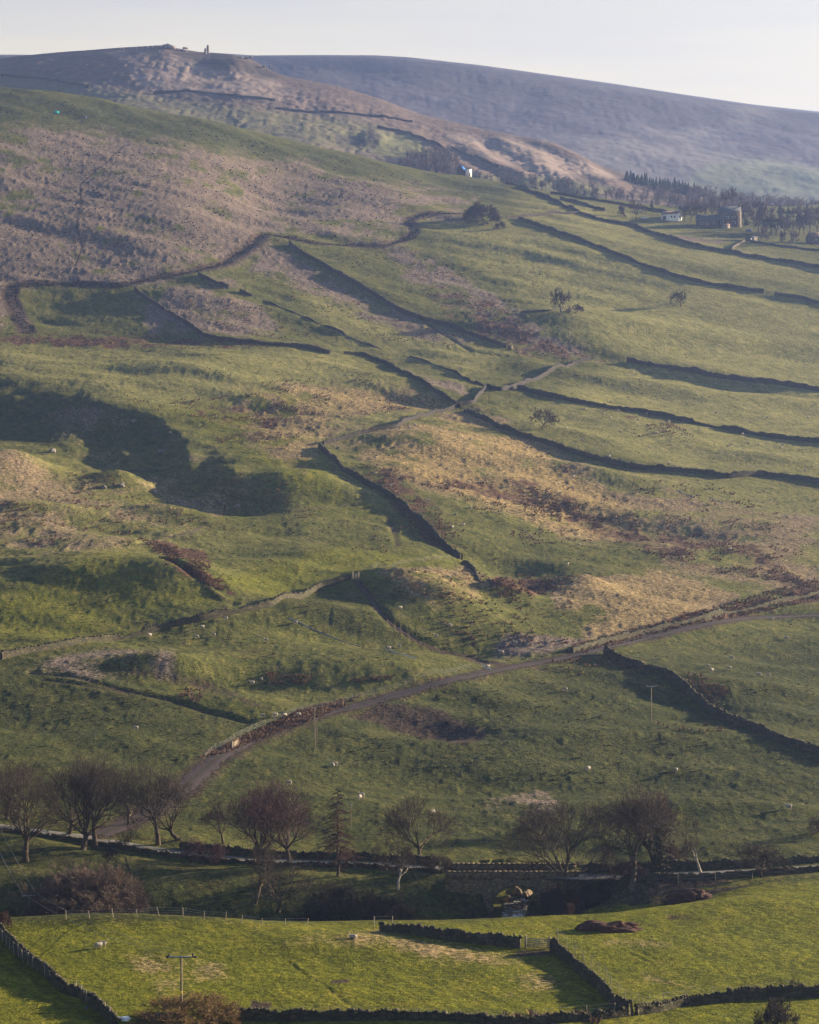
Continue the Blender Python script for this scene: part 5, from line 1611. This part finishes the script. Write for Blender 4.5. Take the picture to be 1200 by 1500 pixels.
fence('close set posts and pale wire along the near left wall', None, 2.2, 1.6, .06, .06, P=Wq + np.array([-.55, -.4, 0]), wires=3, m='pale_wood')
fence('tall posts left of the near field gate by the scrub', [(548, 1358), (560, 1357), (575, 1357)], 1.4, 1.6, .07, .05, m='pale_wood')

# ------------------------------------------------------------------ poles and cables
def pole(label, p, H, arm=None, r_=.14, plate=None):
    o = empty('utility_pole', p, 0, label, 'pole', 'wooden utility poles')
    b = MB(); b.tubes([[0, 0, -.6]], [[0, 0, H]], [r_], [r_ * .72], 10); b.build('shaft', M['pole_wood'], o, True)
    if arm:
        b = MB(); b.box((0, -.16, H - .12), (arm, .12, .16), R(4)); ao = b.build('crossarm', M['steel'], o)
        for sx in (-1, 1):
            b = MB()
            x = sx * arm * .47
            b.tubes([[x, -.16, H - .05], [x, -.16, H + .12], [x + sx * .1, -.16, H - .12]], [[x, -.16, H + .12], [x, -.16, H + .30], [x + sx * .42, -.16, H - .12]], [.09, .14, .11], [.14, .07, .13], 8)
            b.build('insulator', M['dark'], ao)
    else:
        b = MB(); b.box((0, -.1, H - .1), (.5, .08, .1)); b.build('crossarm', M['steel'], o)
    if plate:
        b = MB(); b.box((0, -r_ - .02, plate), (.2, .03, .3)); b.build('warning_plate', M['yellow'], o)
    return o


p1 = hill.hit(266, 1494); pole('near wooden pole with a steel crossarm rising from the golden bush', p1, 96 * p1[1] / F, 2.9, .15, 3.2)
p4 = at_px(43, 1350, 340); pole('pole with a yellow plate left of the huge bush', p4, 80 * p4[1] / F, 2.2, .13, 3.6)
p2 = hill.hit(461, 1096); pole('bare pole on the meadow beside the farm track', p2, 60 * p2[1] / F, None, .13)
p2b = hill.hit(464, 1088); pole('thin second pole close behind the track side pole', p2b, 36 * p2b[1] / F, None, .09)
p3 = hill.hit(954, 1061); pole('lone pole in the meadow below the dark dropping wall', p3, 57 * p3[1] / F, 2.2, .13)
p5 = hill.hit(153, 1204); pole('pole standing by the lane among the left trees', p5, 56 * p5[1] / F, None, .13)
p6 = hill.hit(1164, 363); pole('thin pole on the verge in front of the village trees', p6, 28 * p6[1] / F, None, .16)
p7 = hill.hit(643 // 1, 1222); pole('short pale post on the meadow right of the larch', hill.hit(514, 1214), 4.2, None, .08)


def cable(label, A, B, sag):
    t_ = np.linspace(0, 1, 30)[:, None]
    P = np.array(A) * (1 - t_) + np.array(B) * t_; P[:, 2] -= sag * 4 * (t_ * (1 - t_))[:, 0]
    b = MB(); b.tubes(P[:-1], P[1:], np.full(29, .022), np.full(29, .022), 4)
    tag(b.build('power_cable', M['wire']), label, 'cable', 'power cables')


H1, H4 = 96 * p1[1] / F, 80 * p4[1] / F
for sx, nm in ((-1, 'left'), (1, 'right')):
    A = p4 + np.array([sx * 1.0, -.16, H4 + .3]); B = p1 + np.array([sx * 1.36, -.16, H1 + .3])
    cable(f'cable between the two near poles on the {nm} insulators', A, B, 1.2)
    E_ = np.array([-75 + sx, 400, p4[2] + H4 + 6])
    cable(f'cable from the {nm} insulator of the yellow plated pole to beyond the frame', A, E_, 1.0)

# ------------------------------------------------------------------ summit rocks
def outcrop(label, u, v, wid, hgt, n, seed, sheet=shB, dD=0, m='rock'):
    global rng
    p = sheet.hit(u, v, 1700)
    o = empty('rock_outcrop', p, 0, label, 'rock outcrop', 'summit rocks of the tor')
    r = np.random.default_rng(seed)
    for k in range(n):
        x = r.uniform(-.5, .5) * wid; s_ = hgt * r.uniform(.45, 1.0) * (1 - abs(x) / wid)
        c = lump('crag', (x, r.uniform(-2, 2), r.uniform(-.2, .35) * hgt), (s_ * r.uniform(.8, 1.5), s_, s_ * r.uniform(.7, 1.0)), M[m], .45, 2, parent=o)
    return o


for q, (u, v, wd_, hg, n, lb) in enumerate([(246, 69, 34, 4.2, 9, 'highest crag of the summit rocks on the tor'), (220, 70, 12, 3.4, 4, 'upright block left of the highest crag'), (232, 70, 16, 2.2, 4, 'low rocks between the block and the highest crag'),
                                            (205, 70.5, 16, 1.6, 5, 'low broken rocks left of the upright block'), (270, 74, 26, 2.6, 6, 'stepped rocks right of the highest crag'), (178, 71.5, 10, 1.3, 4, 'lowest leftmost rocks on the summit ridge'),
                                            (355, 84, 22, 2.4, 6, 'rocks on the shoulder right of the cairns'), (384, 97, 20, 2.6, 5, 'crag at the right end of the summit shoulder')]):
    outcrop(lb, u, v + 1, wd_, hg, n, 200 + q)
for u, v, h_, w_, lb in ((301, 79, 5.0, 1.6, 'short dark cairn on the summit shoulder'), (304.6, 78, 7.4, 1.7, 'taller pillar cairn just right of the short one')):
    p = shB.hit(u, v, 1700)
    o = empty('cairn', p, 0, lb, 'cairn', 'cairns on the tor'); b = MB()
    for k in range(9): b.tubes([[0, 0, h_ * k / 9 - .3]], [[0, 0, h_ * (k + 1) / 9 - .28]], [w_ * (1 - .035 * k) * rng.uniform(.9, 1.1)], [w_ * (1 - .04 * k) * rng.uniform(.88, 1.0)], 9)
    b.build('pillar', M['rock'], o); b = MB(); b.tubes([[0, 0, h_ - .3]], [[0, 0, h_ + .8]], [w_ * .6], [w_ * .2], 8); b.build('capstone', M['rock'], o)

# ------------------------------------------------------------------ sheep
def sheep_mesh(pose, seed):
    r = np.random.default_rng(seed)
    parts = []

    def ring(path, n=12):
        V = []; f = []
        for x, y, z, ry, rz_ in path:
            for k in range(n):
                a = 2 * pi * k / n; V.append((x, y + ry * cos(a), z + rz_ * sin(a)))
        for j in range(len(path) - 1):
            for k in range(n): f.append([j * n + k, (j + 1) * n + k, (j + 1) * n + (k + 1) % n, j * n + (k + 1) % n])
        c0 = len(V); V.append(path[0][:3]); V.append(path[-1][:3])
        f3 = [[c0, (k + 1) % n, k] for k in range(n)] + [[c0 + 1, (len(path) - 1) * n + k, (len(path) - 1) * n + (k + 1) % n] for k in range(n)]
        return V, f3, f
    b = MB()
    zb = .62 if pose != 'lie' else .30
    body = [(-.56, 0, zb + .02, .05, .08), (-.52, 0, zb, .18, .20), (-.38, 0, zb + .01, .27, .28), (-.1, 0, zb - .01, .30, .30), (.18, 0, zb, .28, .29), (.36, 0, zb + .03, .22, .25), (.46, 0, zb + .06, .13, .16)]
    b.add(*ring(body))
    if pose == 'graze':
        b.add(*ring([(.34, 0, zb + .08, .15, .17), (.50, 0, zb - .02, .12, .14), (.62, 0, zb - .20, .09, .10), (.68, .0, zb - .33, .085, .09)]))
        b.add(*ring([(.62, 0, .36, .075, .07), (.68, 0, .27, .085, .085), (.74, .0, .16, .065, .06), (.78, 0, .07, .045, .04)], 10)); hx, hz = .66, .34
    else:
        b.add(*ring([(.34, 0, zb + .06, .16, .17), (.48, 0, zb + .18, .12, .13), (.56, 0, zb + .32, .10, .10), (.58, 0, zb + .38, .08, .06)]))
        b.add(*ring([(.52, 0, zb + .40, .07, .07), (.60, 0, zb + .42, .09, .095), (.72, 0, zb + .36, .065, .065), (.80, 0, zb + .32, .045, .045)], 10)); hx, hz = .57, zb + .46
    for sy in (-1, 1):
        b.tubes([[hx, sy * .07, hz]], [[hx - .03, sy * .19, hz + .02]], [.035], [.022], 6)
    b.tubes([[-.54, 0, zb + .1]], [[-.60, 0, zb - .16]], [.05], [.035], 6)
    if pose != 'lie':
        for x, k in ((.30, 1), (-.38, -1)):
            for sy in (-1, 1):
                st_ = r.uniform(-.06, .06)
                if k > 0: pts = [(x, zb - .1, .085), (x + .02 + st_ * .4, .32, .05), (x + st_, .04, .04), (x + st_ + .03, -.03, .045)]
                else: pts = [(x, zb - .05, .12), (x + .05, .42, .075), (x - .06 + st_ * .4, .26, .048), (x - .02 + st_, .04, .04), (x + st_ + .01, -.03, .045)]
                for q in range(len(pts) - 1):
                    b.tubes([[pts[q][0], sy * .15, pts[q][1]]], [[pts[q + 1][0], sy * .15, pts[q + 1][1]]], [pts[q][2]], [pts[q + 1][2]], 8)
                    b.tubes([[pts[q + 1][0], sy * .15, pts[q + 1][1]]], [[pts[q][0], sy * .15, pts[q][1]]], [pts[q + 1][2]], [pts[q][2]], 8)
    else:
        for x in (.28, -.30):
            for sy in (-1, 1): b.tubes([[x, sy * .2, .12]], [[x + .2, sy * .24, .05]], [.07], [.045], 8); b.tubes([[x + .2, sy * .24, .05]], [[x, sy * .2, .12]], [.045], [.07], 8)
    o = b.build('sheep_raw', M['wool'])
    md = o.modifiers.new('r', 'REMESH'); md.mode = 'VOXEL'; md.voxel_size = .028
    sm = o.modifiers.new('s', 'SMOOTH'); sm.iterations = 2; sm.factor = .5
    dg = bpy.context.evaluated_depsgraph_get()
    me = bpy.data.meshes.new_from_object(o.evaluated_get(dg))
    me.name = 'sheep'
    bpy.data.objects.remove(o)
    me.materials.clear(); me.materials.append(M['wool']); me.materials.append(M['sheep_face'])
    n = len(me.vertices); co = np.zeros(n * 3, np.float32); me.vertices.foreach_get('co', co); co = co.reshape(-1, 3)
    # woolly lumps on the fleece
    wl = (fbm(co[:, 0] * 9, co[:, 1] * 9 + co[:, 2] * 7, seed, 2) * .05)
    ctr = np.array([-.05, 0, zb]); dv = co - ctr; dv /= np.linalg.norm(dv, axis=1, keepdims=True)
    fle = (co[:, 2] > zb - .26) & (co[:, 0] < .5)
    co[fle] += dv[fle] * wl[fle, None]
    me.vertices.foreach_set('co', co.ravel())
    pi_ = np.zeros(len(me.polygons) * 3, np.float32); me.polygons.foreach_get('center', pi_); pi_ = pi_.reshape(-1, 3)
    if pose == 'graze': face = (pi_[:, 0] > .60) & (pi_[:, 2] < .32)
    else: face = (pi_[:, 0] > .56) & (pi_[:, 2] > zb + .28)
    leg = (pi_[:, 2] < .32) if pose != 'lie' else (pi_[:, 2] < .04)
    me.polygons.foreach_set('material_index', (face | leg).astype(np.int32))
    me.polygons.foreach_set('use_smooth', np.ones(len(me.polygons), bool))
    me.update()
    return me


SM = {'graze': [sheep_mesh('graze', 1), sheep_mesh('graze', 2)], 'stand': [sheep_mesh('stand', 3)], 'lie': [sheep_mesh('lie', 4)]}
POSE_TXT = {'graze': 'grazing', 'stand': 'standing', 'lie': 'lying'}
FLOCKS = {
    'in the pasture under the highest long wall': [(927, 545), (933, 548), (937, 556), (823, 560), (847, 564), (915, 569), (921, 581), (895, 588), (1021, 579), (1040, 582), (1049, 605), (1100, 618), (1124, 612), (1184, 612), (1198, 591)],
    'in the pasture between the lower two long walls': [(810, 592), (852, 600), (857, 600), (884, 606), (894, 610), (906, 601), (836, 614), (830, 627), (935, 615), (948, 606), (980, 618), (909, 631), (963, 634), (884, 655),
                                                        (893, 668), (952, 655), (988, 683), (981, 678), (853, 645), (1088, 636), (1067, 654), (1071, 652), (1097, 650), (1112, 651), (1145, 655), (1147, 652), (1180, 689)],
    'on the tan slope right of the shaded wall': [(600, 627), (608, 623), (619, 642), (677, 641), (689, 644), (610, 662), (550, 671), (549, 692), (572, 712), (628, 734), (689, 744), (668, 753), (679, 768), (663, 773), (777, 785), (689, 707),
                                                  (712, 704), (716, 696), (752, 712), (773, 656)],
    'on the rushy slope above the farm track': [(884, 771), (848, 799), (832, 827), (839, 858), (1001, 817), (1000, 828), (1030, 763), (1070, 805), (1091, 794), (1153, 758), (1185, 851), (821, 723), (819, 709), (838, 714), (840, 699)],
    'in the meadow right of the dark dropping wall': [(1131, 908), (1152, 936), (1072, 965), (1037, 977), (1043, 983), (1068, 980), (1112, 990), (1126, 991)],
    'in the meadow between farm track and lane': [(828, 1011), (862, 1128), (991, 1130), (1155, 1185), (487, 1123), (491, 1121), (423, 1149), (527, 1170), (530, 1167), (634, 1192)],
    'by the gullies left of the farm track': [(433, 913), (586, 892), (659, 917), (639, 933), (569, 951), (585, 948), (755, 943), (734, 957), (715, 978), (657, 846), (403, 1049), (417, 1050), (437, 1049), (385, 1050)],
    'in the field under the sunlit wall': [(331, 907), (296, 920), (219, 932), (288, 934), (313, 931), (390, 939), (383, 995), (369, 1002), (199, 1068)],
    'in the cottage field at the top': [(999, 348), (1049, 347)],
}
for fld, L in FLOCKS.items():
    L = sorted(L)
    for n, (u, v) in enumerate(L):
        pose = rng.choice(['graze', 'graze', 'stand', 'lie'], p=[.45, .25, .2, .1])
        me = SM[pose][int(rng.integers(len(SM[pose])))]
        p = hill.hit(u, v + 1.5)
        o = bpy.data.objects.new('sheep', me); C.objects.link(o)
        o.location = p; o.rotation_euler = (0, 0, rng.choice([0, pi]) + rng.normal(0, .7))
        s_ = rng.uniform(.95, 1.12); o.scale = (s_, s_, s_)
        where = 'left one of two' if (len(L) == 2 and n == 0) else 'right one of two' if len(L) == 2 else f'{ORD[n + 1]} from the left'
        tag(o, f'pale {POSE_TXT[pose]} sheep {fld}, {where}', 'sheep', 'sheep ' + fld)
for u, v, pose, rz, lb in [(151, 1388, 'stand', .1, 'pale sheep standing broadside just behind the grazing one in the near field'), (144, 1390, 'graze', 3.6, 'pale sheep grazing head down in the near field at the left'),
                           (517, 1375, 'lie', 3.0, 'lone white sheep lying in the near field below the thicket')]:
    p = hill.hit(u, v)
    o = bpy.data.objects.new('sheep', SM[pose][0]); C.objects.link(o); o.location = p; o.rotation_euler = (0, 0, rz)
    o.scale = (.95, .95, .95)
    tag(o, lb, 'sheep', 'sheep in the near field')

# ------------------------------------------------------------------ rushes and tussocks (ground cover)
def clumps(name, pts, h, wd, m, blades=7, kind='stuff', label=None):
    P = np.array(pts); n = len(P)
    hs = h * rng.uniform(.55, 1.25, n); ws = wd * rng.uniform(.6, 1.3, n)
    an = rng.uniform(0, 2 * pi, (n, blades))
    tip = np.stack([np.cos(an) * ws[:, None], np.sin(an) * ws[:, None], hs[:, None] * rng.uniform(.7, 1, (n, blades))], -1)
    ba = an + pi / 2
    bw = .17 * ws[:, None]
    off = np.stack([np.cos(ba) * bw, np.sin(ba) * bw, np.full_like(an, -.08)], -1)
    mid = tip * np.array([.35, .35, 0])
    V = np.stack([P[:, None, :] + mid * .4 + off, P[:, None, :] + mid * .4 - off * np.array([1, 1, -1]), P[:, None, :] + tip], 2).reshape(-1, 3)
    f = np.arange(len(V)).reshape(-1, 3)
    return tag(mesh_np(name, V, [f], m), label, 'ground cover', kind=kind)


def scatter(poly, n, thresh=None, seed=1, sc_=9.0):
    poly = np.array(poly, float); b0, b1 = poly.min(0), poly.max(0); out = []
    r = np.random.default_rng(seed)
    tries = 0
    while len(out) < n and tries < n * 12:
        tries += 1
        u, v = r.uniform(b0[0], b1[0]), r.uniform(b0[1], b1[1]); ins = False
        for i in range(len(poly)):
            p, q = poly[i], poly[(i + 1) % len(poly)]
            if (p[1] > v) != (q[1] > v) and u < (q[0] - p[0]) * (v - p[1]) / (q[1] - p[1]) + p[0]: ins = not ins
        if not ins: continue
        g_ = hill.hit(u, v)
        if thresh is not None and float(fbm(np.array([g_[0] / sc_]), np.array([g_[1] / (sc_ * 1.4)]), 77, 2)[0]) < thresh: continue
        out.append(g_)
    return out


rs = []
for q, (poly, n, th) in enumerate([
        ([(0, 488), (150, 486), (330, 497), (480, 506), (330, 514), (0, 504)], 420, None), ([(600, 400), (720, 440), (800, 500), (890, 522), (760, 522), (660, 470)], 420, .02),
        ([(200, 785), (300, 815), (350, 880), (260, 835)], 420, -.05), ([(290, 1112), (440, 1040), (530, 1018), (500, 1038), (330, 1104)], 520, None), ([(250, 590), (420, 570), (470, 640), (320, 650)], 420, .05),
        ([(560, 700), (760, 710), (960, 770), (1100, 790), (1190, 860), (1000, 830), (760, 740)], 700, .05), ([(836, 950), (1000, 902), (1200, 846), (1200, 880), (1000, 920), (856, 958)], 800, None),
        ([(700, 840), (840, 845), (790, 885), (710, 865)], 160, 0), ([(540, 650), (640, 740), (690, 810), (640, 800), (530, 700)], 300, .02), ([(870, 590), (950, 600), (1020, 640), (930, 640)], 140, .08),
        ([(400, 380), (560, 450), (720, 510), (560, 500), (420, 440)], 260, .06), ([(230, 430), (380, 440), (480, 500), (320, 490)], 260, .06), ([(380, 340), (600, 362), (680, 400), (560, 440), (440, 380)], 260, .06),
        ([(1000, 985), (1060, 990), (1075, 1030), (1040, 1045)], 130, .0), ([(955, 1058), (1000, 1060), (1085, 1060), (1060, 1075), (985, 1072)], 22, None), ([(640, 700), (840, 720), (900, 790), (760, 800)], 360, .05),
        ([(540, 835), (680, 826), (840, 860), (840, 945), (700, 950), (620, 900)], 320, .05), ([(100, 690), (420, 690), (460, 760), (300, 770), (100, 760)], 300, .05), ([(380, 985), (500, 995), (640, 985), (520, 1003), (380, 1003)], 110, .0),
        ([(500, 795), (680, 750), (680, 815), (520, 812)], 60, .1), ([(250, 610), (60, 560), (400, 600), (420, 660)], 120, .06), ([(770, 650), (1000, 690), (1200, 780), (1200, 850), (900, 800)], 420, .07),
        ([(270, 1008), (300, 1012), (290, 1030), (262, 1022)], 40, None), ([(800, 970), (890, 960), (950, 985), (930, 1000), (850, 990)], 70, .02), ([(700, 1486), (870, 1486), (880, 1500), (720, 1500)], 60, .0),
        ([(380, 560), (560, 545), (660, 590), (470, 620)], 260, .1), ([(0, 720), (240, 740), (200, 800), (0, 800)], 200, .08)]):
    rs += scatter(poly, n, th, 300 + q)
clumps('rushes', rs, 0.70, 0.60, M['rush'], 15, label='red-brown rush clumps scattered over the slopes')
ts = scatter([(0, 460), (700, 330), (1200, 640), (1200, 1180), (0, 1100)], 3600, .04, 401, 7.0)
clumps('tussocks', ts, 0.24, 0.75, M['tussock'], 11, label='rough grass tussocks over the whole hillside')
hs = scatter([(0, 130), (300, 190), (600, 255), (690, 300), (590, 350), (400, 350), (200, 410), (0, 420)], 800, .08, 402, 16.0)
for P_ in (sunken, sunken2):
    for q in range(420):
        k_ = int(rng.integers(len(P_))); o_ = rng.normal(0, 1.6, 2); x_, d_ = P_[k_, 0] + o_[0], P_[k_, 1] + o_[1] * 1.4
        hs.append(np.array([x_, d_, float(hill.zat(x_, d_)[0])]))
clumps('heather', hs, 0.8, 1.1, mat('heather', (0.055, 0.042, 0.030), (0.04, 0.038, 0.024), .2), 7, label='dark heather tufts dotted over the steep upper slope')
fs_ = scatter([(0, 1345), (1200, 1290), (1200, 1500), (0, 1500)], 9000, None, 403)
clumps('grass_tufts', fs_, 0.13, 0.16, mat('pasture_grass', (0.13, 0.135, 0.014), (0.085, 0.10, 0.012), .5), 5, label='short tufts of grass over the near fields')
# ------------------------------------------------------------------ air, light, camera
def haze():
    x0, x1, y0, y1, z0, z1 = -3300, 3300, -40, 5000, -151.5, 520
    V = [[x0, y0, z0], [x1, y0, z0], [x1, y1, z0], [x0, y1, z0], [x0, y0, z1], [x1, y0, z1], [x1, y1, z1], [x0, y1, z1]]
    m = bpy.data.materials.new('haze_air')
    m.use_nodes = True; t = m.node_tree; t.nodes.clear()
    out = t.nodes.new('ShaderNodeOutputMaterial'); p = t.nodes.new('ShaderNodeVolumePrincipled')
    p.inputs['Color'].default_value = (*HAZE_COL, 1); p.inputs['Density'].default_value = HAZE_DENS
    p.inputs['Anisotropy'].default_value = 0.5
    t.links.new(p.outputs[0], out.inputs['Volume'])
    o = mesh_np('haze', V, [[[0, 3, 2, 1], [4, 5, 6, 7], [0, 1, 5, 4], [1, 2, 6, 5], [2, 3, 7, 6], [3, 0, 4, 7]]], m)
    tag(o, kind='stuff')


HAZE_COL = (0.34, 0.49, 1.0); HAZE_DENS = 0.9e-4
SUN_AZ, SUN_EL, SUN_E, SKY_E_, EXPO = 67.0, 14.0, 5.0, 0.048, 1.97
haze()
sc = bpy.context.scene
wd = bpy.data.worlds.new('World'); sc.world = wd; wd.use_nodes = True
t = wd.node_tree; t.nodes.clear()
wo = t.nodes.new('ShaderNodeOutputWorld'); bg = t.nodes.new('ShaderNodeBackground')
sk = t.nodes.new('ShaderNodeTexSky'); sk.sky_type = 'NISHITA'; sk.sun_disc = False
sk.sun_elevation = R(SUN_EL); sk.sun_rotation = R(SUN_AZ); sk.altitude = 250; sk.air_density = 1.0; sk.dust_density = 1.0; sk.ozone_density = 1.6
# clear cold sky overhead, whitening into a pale cream horizon with a little thin cloud
def M_(op, x, y=None, clamp=False): return math_(t, op, x, y, clamp)
tc = t.nodes.new('ShaderNodeTexCoord'); sx = t.nodes.new('ShaderNodeSeparateXYZ'); t.links.new(tc.outputs['Generated'], sx.inputs[0])
hor = t.nodes.new('ShaderNodeMapRange'); hor.interpolation_type = 'SMOOTHSTEP'
for k_, v_ in (('From Min', 0.12), ('From Max', 0.32), ('To Min', 1.0), ('To Max', 0.0)): hor.inputs[k_].default_value = v_
t.links.new(sx.outputs['Z'], hor.inputs['Value'])
cl = noise(t, 1.0, 4, 0.55, scaled(t, tc.outputs['Generated'], (3.0, 3.0, 34.0)))
crm = ramp(t, sx.outputs['Z'], [(0.12, (1.0, 0.88, 0.64)), (0.155, (0.95, 0.85, 0.67)), (0.185, (0.80, 0.74, 0.65)), (0.30, (0.5, 0.53, 0.6))])
crm = mixc(t, ramp(t, cl, [(0.45, (0, 0, 0)), (0.75, (0.5, 0.5, 0.5))]), crm, (0.66, 0.66, 0.70))
lft = t.nodes.new('ShaderNodeMapRange')
for k_, v_ in (('From Min', -0.16), ('From Max', 0.14), ('To Min', 0.25), ('To Max', 0.265)): lft.inputs[k_].default_value = v_
t.links.new(sx.outputs['X'], lft.inputs['Value'])
v1 = t.nodes.new('ShaderNodeVectorMath'); v1.operation = 'SCALE'; t.links.new(crm, v1.inputs[0]); t.links.new(lft.outputs[0], v1.inputs['Scale'])
v2 = t.nodes.new('ShaderNodeVectorMath'); v2.operation = 'SCALE'; v2.inputs['Scale'].default_value = SKY_E_; t.links.new(sk.outputs[0], v2.inputs[0])
t.links.new(mixc(t, hor.outputs[0], v2.outputs[0], v1.outputs[0]), bg.inputs[0]); bg.inputs[1].default_value = 1.0
t.links.new(bg.outputs[0], wo.inputs[0])
sl = bpy.data.lights.new('sun', 'SUN'); sl.energy = SUN_E; sl.angle = R(0.6); sl.color = (1.0, 0.83, 0.57)
so = bpy.data.objects.new('sun', sl); C.objects.link(so)
sd = np.array([cos(R(SUN_EL)) * sin(R(SUN_AZ)), cos(R(SUN_EL)) * cos(R(SUN_AZ)), sin(R(SUN_EL))])
from mathutils import Vector
so.rotation_euler = Vector(sd).to_track_quat('Z', 'Y').to_euler()
cam = bpy.data.cameras.new('camera'); co = bpy.data.objects.new('camera', cam); C.objects.link(co)
cam.sensor_fit = 'HORIZONTAL'; cam.sensor_width = 36.0; cam.lens = 36.0 * F / 1200
cam.clip_start = 1.0; cam.clip_end = 20000
co.rotation_euler = (pi / 2 - PITCH, 0, 0)
sc.camera = co
sc.view_settings.view_transform = 'Standard'; sc.view_settings.look = 'None'; sc.view_settings.exposure = EXPO; sc.view_settings.gamma = 1
sc.cycles.max_bounces = 4; sc.cycles.volume_bounces = 0
sc.cycles.use_denoising = True; sc.cycles.denoiser = 'OPENIMAGEDENOISE'; sc.cycles.denoising_input_passes = 'RGB_ALBEDO_NORMAL'
